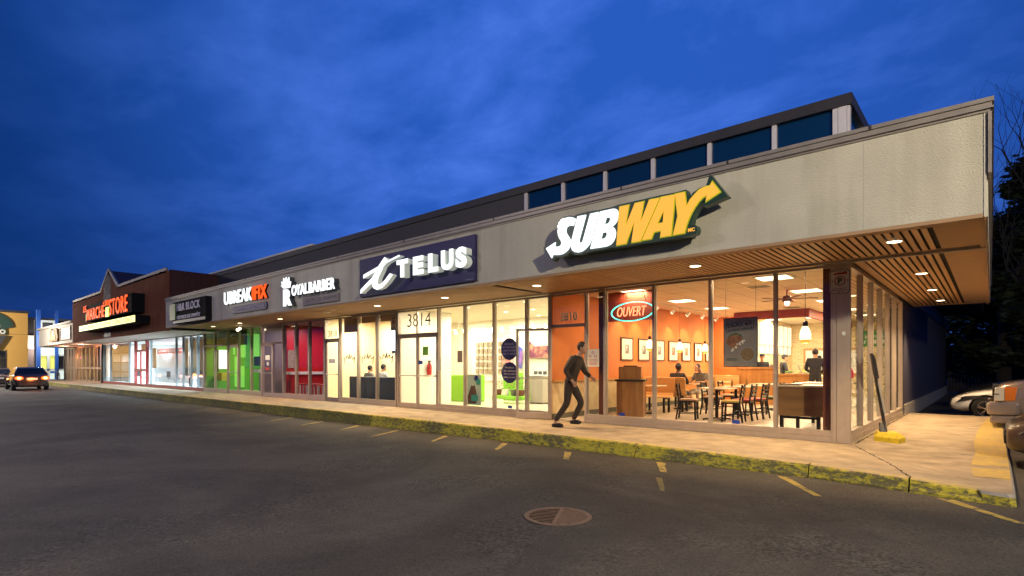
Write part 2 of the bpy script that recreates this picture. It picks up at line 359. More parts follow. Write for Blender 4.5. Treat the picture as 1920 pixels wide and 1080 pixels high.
# kerb: rounded worn edge, in cast lengths with joints
def curb_mat(name, y1, y2, dirt, lo, hi):
    m = bpy.data.materials.new(name); m.use_nodes = True; nt = m.node_tree; L = nt.links; p = nt.nodes['Principled BSDF']; p.inputs['Roughness'].default_value = .8
    tc = N(nt, 'ShaderNodeTexCoord'); n = N(nt, 'ShaderNodeTexNoise', Scale=14, Detail=10, Roughness=.78, Distortion=.3); mp = N(nt, 'ShaderNodeMapping'); mp.inputs['Scale'].default_value = (.7, 1, 1.5)
    L.new(tc.outputs['Object'], mp.inputs[0]); L.new(mp.outputs[0], n.inputs['Vector'])
    n3 = N(nt, 'ShaderNodeTexNoise', Scale=1.1, Detail=3); L.new(tc.outputs['Object'], n3.inputs['Vector'])
    s = N(nt, 'ShaderNodeMath', operation='MULTIPLY_ADD'); L.new(n3.outputs[0], s.inputs[0]); s.inputs[1].default_value = .35; L.new(n.outputs[0], s.inputs[2])
    r = N(nt, 'ShaderNodeValToRGB'); L.new(s.outputs[0], r.inputs[0]); e = r.color_ramp.elements; e[0].position = lo; e[1].position = hi; e[0].color = (*dirt, 1); e[1].color = (*y1, 1)
    e2 = e.new(min(.98, hi+.12)); e2.color = (*y2, 1)
    L.new(r.outputs[0], p.inputs['Base Color']); b = N(nt, 'ShaderNodeBump', Strength=.8, Distance=.012); L.new(s.outputs[0], b.inputs['Height']); L.new(b.outputs[0], p.inputs['Normal'])
    M[name] = m
curb_mat('kerb_paint', (.47, .41, .03), (.60, .50, .06), (.14, .125, .055), .635, .71)
curb_mat('kerb_moss', (.20, .185, .025), (.34, .29, .04), (.085, .08, .035), .58, .70)
curb_mat('kerb_top', (.46, .35, .12), (.56, .43, .13), (.34, .28, .20), .60, .72)
joints = [-66, -52, -44, -36.5, -30, -24.5, -19.8, -15.9, -13.35, -10.6, -8.25, -5.6, -2.66, -.02, 1.08, 1.70]
def kerb_piece(x0, x1, mats):
    b = MB(); n = max(1, int((x1-x0)/.12)) if x0 > -16 else max(2, int((x1-x0)/.6)); rows = []
    x1 += -.018 if x1 < 1.5 else .01
    for i in range(n+1):
        x = x0+(x1-x0)*i/n; y = curby(x); z = zg(x); w = random.uniform(-.006, .006)
        rows.append([(x, y+.172, -.02), (x, y+.168, .004), (x, y+.06, .004+w*.3), (x, y+.022, -.006+w), (x, y+.002+w, -.03), (x, y-.012+w, z*.5), (x, y-.045+w, z+.03), (x, y-.05, z-.05)])
    vs = [p for r in rows for p in r]; k = 8; fs = []; ms = []
    for i in range(n):
        for j in range(k-1):
            b.face([rows[i][j], rows[i+1][j], rows[i+1][j+1], rows[i][j+1]], 0 if j < 3 else 1)
    b.face(rows[0], 1); b.face(rows[-1], 1)
    bm = None
    return struct(b.build('kerb', mats))
for a, c in zip(joints, joints[1:]):
    kerb_piece(a, c, ['kerb_top', 'kerb_paint' if a > -12 else 'kerb_moss'])
# side kerb round the corner, with its yellow band
cp = [(1.682, -3.05), (1.90, -3.12), (1.945, -3.07), (1.95, -2.7), (1.955, -1.0), (1.95, 1.5), (1.96, 4), (1.985, 6.4), (1.99, 8.0)]
b = MB()
ci = [(1.64, -2.87), (1.70, -2.86), (1.735, -2.8), (1.75, -2.7), (1.755, -1.0), (1.755, 1.5), (1.755, 4), (1.755, 6.4), (1.755, 8.0)]
for (a, c, d, e_) in zip(cp, cp[1:], ci[1:], ci):
    b.face([(*e_, .001), (*a, .0), (*c, .0), (*d, .001)], 0); b.face([(*a, 0), (a[0]+.02, a[1]-.02, -.03), (c[0]+.02, c[1]-.02, -.03), (*c, 0)], 1); b.face([(a[0]+.02, a[1]-.02, -.03), (a[0]+.05, a[1]-.05, -.4), (c[0]+.05, c[1]-.05, -.4), (c[0]+.02, c[1]-.02, -.03)], 1 if a[1] > -3.0 else 2)
struct(b.build('kerb', ['concrete', 'concrete_base', 'kerb_paint']))
b = MB(); b.box(-.02, 1.99, 8.0, 8.06, -.4, -.002); struct(b.build('kerb', 'concrete_base'))
curb_mat('band_paint', (.40, .29, .08), (.50, .36, .08), (.30, .24, .16), .58, .68)
b = MB(); bl = [(1.62, -2.15), (1.58, -1.2), (1.60, .2), (1.56, 1.2), (1.56, 3), (1.60, 5), (1.68, 7), (1.74, 7.98)]
for (a, c) in zip(bl, bl[1:]):
    if a[1] < -1.3: b.face([(a[0], a[1], .005), (1.95, a[1], .006), (1.95, c[1]-.2, .006), (c[0], c[1]-.25, .005)])
    else: b.face([(a[0], a[1], .005), (1.953, a[1], .006), (1.953, c[1], .006), (c[0], c[1], .005)])
struct(b.build('painted_kerb_band', 'band_paint'))
# cracks and joints in the slab (hairline gaps filled with dirt)
def crack(pts, w=.012, seed=0, z=.0025):
    rr = random.Random(seed); b = MB(); P = []
    for (a, c) in zip(pts, pts[1:]):
        n = max(2, int(math.dist(a, c)/.08))
        for i in range(n): P.append((a[0]+(c[0]-a[0])*i/n+rr.uniform(-.012, .012), a[1]+(c[1]-a[1])*i/n+rr.uniform(-.012, .012)))
    P.append(pts[-1])
    for i, (a, c) in enumerate(zip(P, P[1:])):
        d = Vector((c[0]-a[0], c[1]-a[1])).normalized(); nx, ny = -d.y, d.x; w0 = w*rr.uniform(.4, 1.2)/2
        b.face([(a[0]-nx*w0, a[1]-ny*w0, z), (a[0]+nx*w0, a[1]+ny*w0, z), (c[0]+nx*w0, c[1]+ny*w0, z), (c[0]-nx*w0, c[1]-ny*w0, z)])
    return struct(b.build('pavement_crack', 'soffit_gap'))
crack([(.12, -.25), (.45, -1.05), (.74, -1.75), (1.08, -2.74)], .022, 1)
crack([(.35, -.55), (1.0, -.62), (1.72, -.75)], .014, 2)
crack([(.75, -1.4), (1.2, -1.5), (1.7, -1.75)], .007, 3); crack([(.62, -1.2), (1.15, -1.9), (1.6, -2.5)], .006, 4); crack([(.95, -1.75), (1.35, -2.1), (1.7, -2.2)], .006, 5)
for x in (-2.66, -5.6, -8.25, -10.6, -13.35, -15.9, -19.8, -24.5, -30, -36.5): crack([(x, curby(x)+.18), (x+.03, -.02)], .008, int(x*7))
crack([(0.05, -.05), (-.8, -.06), (-2.4, -.05), (-5.2, -.05), (-6.4, -.05)], .03, 9); crack([(.07, .1), (.08, 2), (.06, 5), (.07, 7.8)], .03, 10)
# painted parking stripes: thick worn paint
curb_mat('stripe_paint', (.36, .27, .06), (.48, .36, .07), (.085, .08, .07), .60, .66)
curb_mat('stripe_faint', (.20, .16, .05), (.26, .20, .06), (.08, .075, .065), .56, .66)
k = 0
for (x, y, dx, dy, w, mt) in [(1.33, -3.08, .62, -.80, .15, 'stripe_paint'), (-.38, -2.73, .66, -.98, .13, 'stripe_paint'), (-2.16, -2.66, .42, -.72, .15, 'stripe_paint'), (-1.60, -3.80, .42, -.72, .10, 'stripe_faint'), (-3.92, -2.66, .45, -.66, .17, 'stripe_paint'), (-5.56, -2.50, .48, -.75, .15, 'stripe_paint'), (-7.4, -2.42, .5, -.8, .14, 'stripe_paint'), (-9.2, -2.36, .6, -1.2, .13, 'stripe_paint'), (-10.95, -2.34, .5, -.8, .13, 'stripe_paint'), (-12.8, -2.32, .5, -.9, .12, 'stripe_paint'), (-14.6, -2.32, .5, -.9, .12, 'stripe_paint'), (-16.4, -2.34, .5, -1.0, .12, 'stripe_faint'), (-18.2, -2.36, .5, -1.0, .12, 'stripe_faint'), (-20, -2.38, .5, -1.0, .12, 'stripe_faint'), (-21.8, -2.4, .5, -1.0, .12, 'stripe_faint'), (2.02, -3.0, .5, -.05, .12, 'stripe_paint')]:
    b = MB(); z = .004; rr = random.Random(k); k += 1; n = 6; Lp = []; Rp = []
    for i in range(n+1):
        t = i/n; px, py = x+dx*t, y+dy*t; ww = w*(1-.35*t)*rr.uniform(.85, 1.05); Lp.append((px, py, zg(px)+z)); Rp.append((px+ww, py, zg(px+ww)+z))
    for i in range(n): b.face([Lp[i], Lp[i+1], Rp[i+1], Rp[i]])
    struct(b.build('parking_stripe', mt))
# round iron drain grate
t = thing('drain_grate', 'round rusty iron drain grate set in the asphalt', 'drain grate', (0, 0, 0))
mat('rust_iron', (.20, .13, .09), .75, metal=.2, var=.3, vscale=18, bump=.4, bscale=90)
b = MB(); R_ = .335; n = 40
ring = [(R_*math.cos(2*math.pi*i/n), R_*math.sin(2*math.pi*i/n)) for i in range(n)]; ring2 = [(x*.86, y*.86) for x, y in ring]
b.prism(ring, .004, .009, 'xy', holes=[ring2]); b.build('rim', 'rust_iron', t)
b = MB(); b.cyl((0, 0, .002), (0, 0, .0042), R_*.9, n=32); b.build('pit', 'void', t)  # flat black disc painted as the unlit depth under the bars
b = MB(); aL = rad(118); dv = Vector((math.cos(aL), math.sin(aL), 0)); nv = Vector((-dv.y, dv.x, 0)); r2 = R_*.885
b.bar(-dv*r2+Vector((0, 0, .009)), dv*r2+Vector((0, 0, .0065)), .035, .003)
for side, pitch, w in ((1, .052, .019), (-1, .036, .022)):
    i = -20
    while i < 21:
        c = i*pitch; i += 1
        if abs(c) > r2-.01: continue
        L_ = math.sqrt(r2*r2-c*c); ax = Matrix(((nv.x, dv.x, 0), (nv.y, dv.y, 0), (0, 0, 1)))
        b.obox(dv*c+nv*side*(L_/2)+Vector((0, 0, .0063)), (L_, w, .0025), ax)
b.build('bars', 'rust_iron', t); t.location = (-1.45, -6.20, zg(-1.45))
mat('patch', (.05, .048, .046), .85, var=.25, vscale=6, bump=.5, bscale=60)
# ------------------------------------------------------------------ main building shell
YF, ZS, ZC = -2.25, 3.06, 4.37      # fascia face, soffit height, coping top
mall = thing('strip_mall', 'long single-storey row of shops with grey stucco fascia and lit glass fronts', 'building', (-12.4, 8, 0))
b = MB(); b.box(-26.6, 1.73, YF, YF+.22, ZS+.0, ZC-.14); b.box(1.53, 1.75, YF+.22, 9.65, ZS, ZC-.14); fas = b.build('fascia', 'stucco', mall)
b = MB()
for (o1, z0, z1) in ((.055, ZC-.05, ZC), (.035, ZC-.10, ZC-.05), (.05, ZC-.125, ZC-.10), (.02, ZC-.155, ZC-.125)):
    b.box(-26.6, 1.75+o1, YF-o1, YF+.3, z0+.001, z1); b.box(1.45, 1.75+o1, YF+.3, 9.7, z0+.001, z1)
b.build('coping', 'coping', mall)
for x in (.53, -6.3): MB().box(x, x+.012, YF-.0025, YF-.0005, ZS, ZC-.16).build('control_joint', 'joint_grey', mall)
for x in (-24, -21, -18, -15, -12, -9, -6, -3, -1.2, .6): MB().box(x, x+.03, YF-.062, YF-.056, ZC-.05, ZC+.006).build('coping_clip', 'coping_dark', mall)
b = MB(); b.box(1.715, 1.738, YF-.010, YF-.001, ZS-.04, ZC-.16); b.build('corner_bead', 'cream_fascia_bead', mall); b = MB(); b.box(1.751, 1.785, YF-.04, 9.66, ZS+.45, ZC-.16); b.build('side_gutter', 'coping', mall)
b = MB(); b.box(-26.6, 1.72, YF+.0, YF+.06, ZS-.045, ZS-.001); b.box(1.66, 1.73, YF+.06, 9.65, ZS-.04, ZS-.001); b.build('fascia_trim', 'soffit_plain', mall)
# soffit: plain border, slatted fields, gaps dark
b = MB(); b.box(-26.6, 1.53, YF+.22, .0, ZS+.03, ZS+.045); b.box(.0, 1.53, 0, 9.6, ZS+.03, ZS+.045); sf = b.build('soffit', 'soffit_gap', mall)
b = MB(); zb = ZS-.001
b.box(-26.6, 1.66, YF+.06, YF+.40, zb, zb+.008); b.box(1.22, 1.66, YF+.4, 9.6, zb, zb+.008); b.box(-26.6, 1.22, -.16, -.02, zb, zb+.008); b.box(.02, .16, -.02, 9.6, zb, zb+.008); b.box(.16, 1.22, 9.3, 9.6, zb, zb+.008)
b.build('border', 'soffit_plain', sf)
b = MB(); x = 1.19-.098
while x > -6.4:
    b.box(x, x+.066, YF+.42, -.17, zb+.001, zb+.009); x -= .10
b.build('slats', 'soffit_tan', sf)
b = MB(); x = 1.19-.098
while x > .17:
    b.box(x, x+.066, -.012, 9.29, zb+.001, zb+.009); x -= .10
b.build('slats', 'soffit_tan', sf)
b = MB(); x = -6.5
while x > -14.6:
    b.box(x-.088, x, YF+.42, -.17, zb+.001, zb+.009); x -= .10
b.build('slats', 'soffit_plain', sf)
b = MB(); b.box(-26.6, -14.6, YF+.40, -.16, zb+.001, zb+.008); b.build('slats', 'soffit_plain', sf)
b = MB(); b.box(.0, 1.72, -.10, -.03, ZS-.05, ZS-.002); b.box(-26.6, .0, -.10, -.03, ZS-.03, ZS-.002); b.build('soffit_trim', 'coping', mall)
# roof deck and the set-back upper storey
b = MB(); b.box(-26.5, 1.5, -2.03, -.01, ZC-.6, ZC-.5); b.box(.01, 1.5, -.01, 24, ZC-.6, ZC-.5); b.build('roof', 'roofing', mall)
b = MB(); b.box(-28.3, -7.09, 0, .2, 3.2, 5.66); b.box(-28.3, -.3, .2, .3, 3.2, 4.42); b.build('upper_wall', 'charcoal_panel', mall)
b = MB(); b.box(-28.3, .04, -.04, .25, 5.661, 5.85); b.box(-.21, .04, .25, 8, 5.661, 5.85); b.build('upper_coping', 'coping_dark', mall)
b = MB(); b.box(-28.3, -17.5, -.06, .26, 5.851, 5.92); b.build('lit_edge_flashing', 'white_paint', mall)  # white paint stands for the stretch of roof edge that catches light
b = MB(); b.box(-28.3, -.05, .3, 20, 5.5, 5.6); b.build('upper_roof', 'roofing', mall)
xsu = [-7.05, -5.9, -4.74, -3.57, -2.37, -1.18]
for i, x in enumerate(xsu):
    b = MB(); b.box(x-.04, x+.035, .0, .1, 4.2, 5.66); b.build('window_post', 'white_post', mall)
    x1 = xsu[i+1]-.04 if i < 5 else -.25
    b = MB(); b.box(x+.035, x1, .06, .075, 4.2, 5.66); b.build('window', 'upper_glass', mall)
b = MB(); b.box(-.25, -.17, .0, .1, 4.2, 5.66); b.box(-.165, -.04, -.01, .09, 4.2, 5.66); b.box(-.035, .005, .0, .1, 4.2, 5.66); b.build('corner_post', 'white_post', mall)
for y in (1.2, 2.4, 3.6): b = MB(); b.box(-.07, .0, y, y+.06, 4.2, 5.66); b.build('window_post', 'white_post', mall)
b = MB(); b.box(-.05, -.035, .1, 4, 4.2, 5.66); b.build('window', 'upper_glass', mall)
# side wall: navy below, lilac render above, concrete base
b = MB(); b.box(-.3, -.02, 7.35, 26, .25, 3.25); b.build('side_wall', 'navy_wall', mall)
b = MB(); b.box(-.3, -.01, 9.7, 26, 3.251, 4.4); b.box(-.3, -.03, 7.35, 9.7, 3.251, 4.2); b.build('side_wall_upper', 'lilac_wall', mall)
b = MB(); b.box(-.3, .03, 7.5, 26, -.3, .249); b.build('foundation', 'concrete_base', mall)
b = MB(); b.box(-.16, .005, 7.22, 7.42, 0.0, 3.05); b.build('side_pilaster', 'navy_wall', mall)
b = MB(); b.box(-28.4, -.3, 25.8, 26, 0, 5.5); b.build('rear_wall', 'charcoal_panel', mall)
# ------------------------------------------------------------------ storefront framing
def bay_frame(xs, mt, z1=ZS-.035, sill=.19, w=.055, depth=.11, y=0, doors=(), name='storefront_frame', par=None, glassmat='storefront_glass', transom=None):
    """mullions at xs, two-tier sill, head; glass pane per bay as its own part. doors: indices of bays that hold a door"""
    b = MB()
    for i, x in enumerate(xs):
        b.box(x-w/2, x+w/2, y-.012, y+depth, 0, z1+.002)
        b.box(x-w/2-.012, x+w/2+.012, y+.03, y+.06, sill if i else sill, z1)
    for i, (a, c) in enumerate(zip(xs, xs[1:])):
        a += w/2; c -= w/2
        b.box(a, c, y, y+depth, z1-.05, z1)
        if i in doors:
            b.box(a, c, y, y+depth, 2.22, 2.29)
        else:
            b.box(a, c, y-.006, y+depth, .095, sill); b.box(a, c, y-.018, y+depth, .0, .09)
    fr = b.build(name, mt, par or mall)
    for i, (a, c) in enumerate(zip(xs, xs[1:])):
        z0 = 2.29 if i in doors else sill
        g = MB(); g.box(a+w/2, c-w/2, y+.042, y+.048, z0, z1-.05); g.build('transom_window' if i in doors else 'window', glassmat, par or mall)
    return fr
SUBX = [-5.246, -4.739, -3.55, -2.356, -1.165]
bay_frame([-6.25]+SUBX+[-.245], 'aluminium', doors=(0,))
b = MB(); b.box(-.245, -.19, -.02, .1, 0, ZS-.03); b.box(-.185, -.05, -.03, .0, 0, ZS-.03); b.box(-.185, 0.0, .0, .1, 0, ZS-.03); b.box(-.05, .012, -.022, 0, 0.0, ZS-.03); b.build('corner_column', 'aluminium', mall)
# side glazing
ysd = [.10, 1.25, 2.42, 3.6, 4.75, 5.9, 7.15]
b = MB()
for y in ysd: b.box(-.1, .004, y-.022, y+.022, 0, ZS-.03); b.box(-.06, -.03, y-.034, y+.034, .2, ZS-.04)
for a, c in zip(ysd, ysd[1:]):
    b.box(-.1, .0, a+.022, c-.022, ZS-.085, ZS-.035); b.box(-.1, .006, a+.022, c-.022, .1, .2); b.box(-.1, .018, a+.022, c-.022, 0, .095)
b.build('side_storefront_frame', 'aluminium', mall)
for a, c in zip(ysd, ysd[1:]):
    g = MB(); g.box(-.048, -.042, a+.03, c-.03, .2, ZS-.085); g.build('window', 'storefront_glass', mall)
TELX = [-10.388, -9.275, -8.162, -7.037, -6.30]
bay_frame([-12.30]+TELX, 'aluminium', doors=(0,))
BARX = [-15.70, -14.55, -13.455, -12.40]
bay_frame([-16.68]+BARX, 'aluminium', doors=(0,))
REDX = [-21.85, -19.94, -18.88, -17.84, -16.74]
bay_frame(REDX, 'pinkgrey_frame', doors=(0,))
GRNX = [-28.4, -27.05, -25.5, -24.3, -22.95, -21.91]
bay_frame(GRNX, 'aluminium', doors=(2,))
def door(x0, x1, y, name='door', mt='aluminium', rz=0, hinge=None, bar=1.0, z1=2.215, glassm='clear_glass', par=None, mid=True):
    """glazed aluminium door, panel of the shopfront, part of the building"""
    b = MB(); w = .055; hx = x0 if hinge is None else hinge
    def X(x): return x-hx
    b.box(X(x0), X(x0)+w, -.02, .025, .015, z1); b.box(X(x1)-w, X(x1), -.02, .025, .015, z1)
    b.box(X(x0)+w, X(x1)-w, -.02, .025, z1-.06, z1); b.box(X(x0)+w, X(x1)-w, -.02, .025, .015, .16)
    d = b.build(name, mt, None); d.location = (hx, y, 0); d.rotation_euler = (0, 0, rz)
    d.parent = par or mall; d.matrix_parent_inverse = wm(par or mall).inverted()
    def sub(bb, nm, m2):
        o = bb.build(nm, m2, None); o.parent = d; return o
    g = MB(); g.box(X(x0)+w, X(x1)-w, 0, .006, .16, z1-.06); sub(g, 'pane', glassm)
    if mid: g = MB(); g.cyl((X(x0)+w, -.05, bar), (X(x1)-w, -.05, bar), .014, n=8); g.box(X(x0)+w-.01, X(x0)+w+.02, -.06, -.021, bar-.03, bar+.03); g.box(X(x1)-w-.02, X(x1)-w+.01, -.06, -.021, bar-.03, bar+.03); sub(g, 'push_bar', 'steel')
    return d
door(-6.20, -5.28, -.02, hinge=-6.20, rz=rad(-160))
door(-12.25, -11.35, .03); door(-11.33, -10.43, .03)
door(-16.63, -15.75, .03, mt='aluminium_plum')
door(-21.80, -20.92, .03, mt='pinkgrey_frame'); b = MB(); b.box(-20.90, -20.85, 0, .1, 0, 2.22); b.box(-20.85, -19.98, 0, .1, .0, .16); b.build('side_light_frame', 'pinkgrey_frame', mall)
g = MB(); g.box(-20.85, -19.98, .03, .036, .16, 2.22); g.build('window', 'clear_glass', mall)
door(-25.44, -24.36, .03)
b = MB(); b.box(-28.35, -26, -.012, .05, 2.26, 2.34); b.build('green_header', 'aluminium', mall)
# ------------------------------------------------------------------ signs on the fascia
emit('sign_white', (.92, .97, .98), 1.25); emit('sign_yellow', (1.0, .46, .055), 1.0, base=(.3, .12, .01)); emit('sign_orange', (1.0, .095, .008), 1.3, base=(.2, .01, .0)); M['sign_orange'].node_tree.nodes['Principled BSDF'].inputs['Specular IOR Level'].default_value = .05; emit('sign_halo', (.55, .62, .02), .35)
emit('lit_side', (.80, .88, .78), .30, base=(.4, .42, .38))
mat('sign_green', (.012, .05, .035), .4, coat=.3); mat('sign_navy', (.022, .018, .10), .45, coat=.2); mat('sign_black', (.012, .012, .016), .9, spec=.1); mat('sign_grey', (.20, .20, .22), .5); mat('teal_edge', (.09, .17, .16), .4)
mat('letter_lilac', (.36, .35, .55), .5)
S_=[(-4.387,3.462),(-4.173,3.545),(-4.185,3.471),(-4.118,3.455),(-4.061,3.463),(-4.033,3.501),(-4.046,3.551),(-4.08,3.599),(-4.104,3.647),(-4.118,3.699),(-4.118,3.762),(-4.095,3.833),(-4.049,3.893),(-3.988,3.932),(-3.924,3.949),(-3.852,3.946),(-3.777,3.923),(-3.726,3.892),(-3.78,3.777),(-3.819,3.792),(-3.867,3.796),(-3.912,3.783),(-3.934,3.75),(-3.939,3.707),(-3.919,3.655),(-3.882,3.606),(-3.852,3.558),(-3.837,3.507),(-3.844,3.453),(-3.867,3.404),(-3.904,3.363),(-3.957,3.331),(-4.018,3.31),(-4.095,3.306),(-4.173,3.315),(-4.228,3.326),(-4.259,3.27)]
U_=[(-3.686,3.927),(-3.513,3.924),(-3.653,3.515),(-3.655,3.479),(-3.634,3.45),(-3.602,3.453),(-3.58,3.474),(-3.423,3.924),(-3.256,3.926),(-3.395,3.5),(-3.423,3.433),(-3.466,3.379),(-3.523,3.333),(-3.595,3.301),(-3.674,3.292),(-3.748,3.31),(-3.8,3.348),(-3.825,3.401),(-3.829,3.457),(-3.814,3.528)]
B_=[(-3.224,3.925),(-2.973,3.926),(-2.927,3.917),(-2.89,3.887),(-2.878,3.839),(-2.881,3.765),(-2.907,3.7),(-2.946,3.661),(-2.995,3.635),(-2.946,3.592),(-2.924,3.531),(-2.933,3.452),(-2.966,3.388),(-3.019,3.338),(-3.086,3.318),(-3.167,3.315),(-3.423,3.319)]
Bh=[[(-3.106,3.802),(-3.059,3.8),(-3.032,3.784),(-3.024,3.756),(-3.039,3.718),(-3.073,3.694),(-3.143,3.695)],[(-3.181,3.558),(-3.126,3.561),(-3.097,3.547),(-3.089,3.517),(-3.106,3.479),(-3.14,3.455),(-3.212,3.453)]]
W_=[(-2.847,3.93),(-2.684,3.93),(-2.75,3.571),(-2.566,3.932),(-2.419,3.933),(-2.479,3.58),(-2.311,3.938),(-2.148,3.935),(-2.473,3.315),(-2.624,3.315),(-2.569,3.69),(-2.735,3.313),(-2.903,3.31)]
A_=[(-2.11,3.94),(-1.888,3.935),(-1.952,3.323),(-2.12,3.323),(-2.106,3.426),(-2.241,3.422),(-2.285,3.323),(-2.434,3.323)]
Ah=[(-2.064,3.751),(-2.078,3.537),(-2.184,3.536)]
Y_=[(-1.877,3.942),(-1.732,3.94),(-1.702,3.714),(-1.643,3.804),(-1.571,3.872),(-1.494,3.931),(-1.418,3.952),(-1.336,3.953),(-1.305,4.002),(-1.196,3.837),(-1.392,3.748),(-1.38,3.832),(-1.443,3.814),(-1.507,3.765),(-1.571,3.689),(-1.63,3.599),(-1.676,3.506),(-1.709,3.423),(-1.736,3.327),(-1.907,3.324),(-1.834,3.598)]
CAB=[(-4.467,3.488),(-4.183,3.583),(-4.177,3.66),(-4.172,3.747),(-4.133,3.854),(-4.064,3.935),(-3.972,3.981),(-3.859,3.981),(-3.755,3.958),(-3.703,3.975),(-3.494,3.979),(-3.256,3.966),(-2.999,3.967),(-2.889,3.98),(-2.451,3.982),(-2.104,3.984),(-1.882,3.977),(-1.713,3.984),(-1.674,3.838),(-1.602,3.906),(-1.517,3.96),(-1.403,3.98),(-1.359,4.109),(-1.34,4.127),(-1.083,3.755),(-1.441,3.673),(-1.434,3.765),(-1.498,3.709),(-1.563,3.627),(-1.615,3.522),(-1.641,3.438),(-1.55,3.408),(-1.537,3.345),(-1.556,3.292),(-1.647,3.274),(-1.964,3.266),(-2.451,3.273),(-2.913,3.271),(-3.025,3.291),(-3.133,3.28),(-3.423,3.279),(-3.551,3.273),(-3.638,3.254),(-3.74,3.26),(-3.814,3.294),(-3.851,3.332),(-3.934,3.282),(-4.041,3.263),(-4.204,3.274),(-4.251,3.223)]
t = thing('shop_sign', 'lit sandwich shop sign of white and yellow slanted letters with arrows at both ends', 'sign', (-2.8, -2.5, 3.2))
MB().prism(CAB, -2.575, -2.43).build('cabinet', 'sign_green', t)
MB().prism([(-4.1, 3.3), (-1.7, 3.3), (-1.7, 3.9), (-4.1, 3.9)], -2.425, -2.25).build('bracket', 'sign_green', t)
def inset(poly, d):
    out = []; n = len(poly); ar = sum(poly[i][0]*poly[(i+1) % n][1]-poly[(i+1) % n][0]*poly[i][1] for i in range(n)); sg = -1 if ar > 0 else 1
    for i in range(n):
        p, q, r = Vector(poly[i-1]), Vector(poly[i]), Vector(poly[(i+1) % n]); a = (q-p).normalized(); c = (r-q).normalized()
        nn = Vector((-a.y-c.y, a.x+c.x)); L_ = nn.length
        nn = nn/L_ if L_ > 1e-6 else Vector((-a.y, a.x)); cs = max(.45, nn.dot(Vector((-a.y, a.x))))
        out.append((q.x+sg*nn.x*d/cs, q.y+sg*nn.y*d/cs))
    return out
for P_, hs, m_ in ((S_, (), 'sign_white'), (U_, (), 'sign_white'), (B_, Bh, 'sign_white'), (W_, (), 'sign_yellow'), (A_, [Ah], 'sign_yellow'), (Y_, (), 'sign_yellow')):
    MB().prism(P_, -2.605, -2.577, holes=hs).build('letter', m_, t)
    if m_ == 'sign_yellow': MB().prism(inset(P_, .018), -2.588, -2.5755, holes=[inset(h, -.014) for h in hs]).build('letter_halo', 'sign_halo', t)  # glow round the yellow letters, built as an emissive outline
text('trademark_letters', 'MC', (-1.68, -1.575, 3.33, 3.385), -2.577, .01, 'sign_yellow', t, bold=.03)
# TELUS board
t = thing('shop_sign', 'navy fascia board with a lit white script t and the raised word TELUS', 'sign', (-8.7, -2.3, 3.13))
MB().box(-10.85, -6.515, -2.325, -2.252, 3.125, 4.115).build('board', 'sign_navy', t)
T3 = [[(-10.346,3.638),(-9.683,3.782),(-9.41,3.854),(-8.863,3.954),(-8.831,3.922),(-9.367,3.824),(-9.524,3.741),(-10.355,3.547)],[(-9.438,3.974),(-9.339,3.913),(-9.495,3.763),(-9.683,3.596),(-9.949,3.417),(-10.486,3.167),(-10.471,3.269),(-9.964,3.523),(-9.786,3.677),(-9.669,3.801)],[(-9.683,3.734),(-9.524,3.715),(-9.712,3.496),(-9.756,3.38),(-9.698,3.322),(-9.582,3.328),(-9.41,3.413),(-9.213,3.552),(-9.116,3.508),(-9.325,3.353),(-9.553,3.231),(-9.756,3.199),(-9.904,3.256),(-9.97,3.366),(-9.904,3.516)]]
for i, P_ in enumerate(T3):
    MB().prism(P_, -2.55-.003*i, -2.53).build('letter_stroke', 'sign_white', t); MB().prism(inset(P_, -.004), -2.529, -2.40-.002*i).build('letter_side', 'lit_side', t)
for ch, x0, x1, z0, z1 in (('T', -8.952, -8.47, 3.405, 3.825), ('E', -8.29, -7.90, 3.405, 3.825), ('L', -7.66, -7.33, 3.405, 3.825), ('U', -7.28, -6.98, 3.41, 3.83), ('S', -6.86, -6.50, 3.40, 3.845)):
    pass
for ch, x0, x1 in (('T', -8.952, -8.53), ('E', -8.33, -7.97), ('L', -7.79, -7.46), ('U', -7.35, -6.97), ('S', -6.88, -6.55)):
    e_ = .01 if ch in 'US' else 0
    text('letter', ch, (x0, x1, 3.405-e_, 3.828+e_), -2.53, .022, 'sign_white', t, bold=.055)
    text('letter_side', ch, (x0+.004, x1-.004, 3.409-e_, 3.824+e_), -2.36, .169, 'lit_side', t, bold=.055)
text('small_print', 'Studio Clic', (-6.80, -6.55, 3.155, 3.178), -2.326, .003, 'letter_lilac', t)
# barber sign
t = thing('shop_sign', 'glowing white ROYAL BARBER letters with a crown over the tall R', 'sign', (-13.5, -2.35, 3.15))
text('letter_return', 'R', (-14.87, -14.38, 3.165, 3.675), -2.255, .164, 'slate', t, bold=.045); word('r', 'OYAL', (-14.35, -13.40, 3.445, 3.76), -2.255, .164, 'slate', t, bold=.018, space=1.08); word('r', 'BARBER', (-13.31, -11.92, 3.445, 3.76), -2.255, .164, 'slate', t, bold=.018, space=1.08)
text('letter', 'R', (-14.88, -14.37, 3.16, 3.68), -2.42, .04, 'sign_white', t, bold=.05)
word('letters', 'OYAL', (-14.36, -13.39, 3.44, 3.765), -2.42, .03, 'sign_white', t, bold=.02, space=1.08); word('letters', 'BARBER', (-13.32, -11.91, 3.44, 3.765), -2.42, .03, 'sign_white', t, bold=.02, space=1.08)
crown = [(-14.86, 3.72), (-15.05, 3.83), (-14.95, 3.80), (-15.0, 3.95), (-14.90, 3.87), (-14.86, 4.05), (-14.79, 3.88), (-14.70, 4.06), (-14.66, 3.89), (-14.53, 4.04), (-14.53, 3.86), (-14.42, 3.90), (-14.48, 3.71)]
MB().prism(crown, -2.46, -2.42).build('crown', 'sign_white', t); MB().prism(inset(crown, .006), -2.419, -2.26).build('crown_return', 'slate', t)
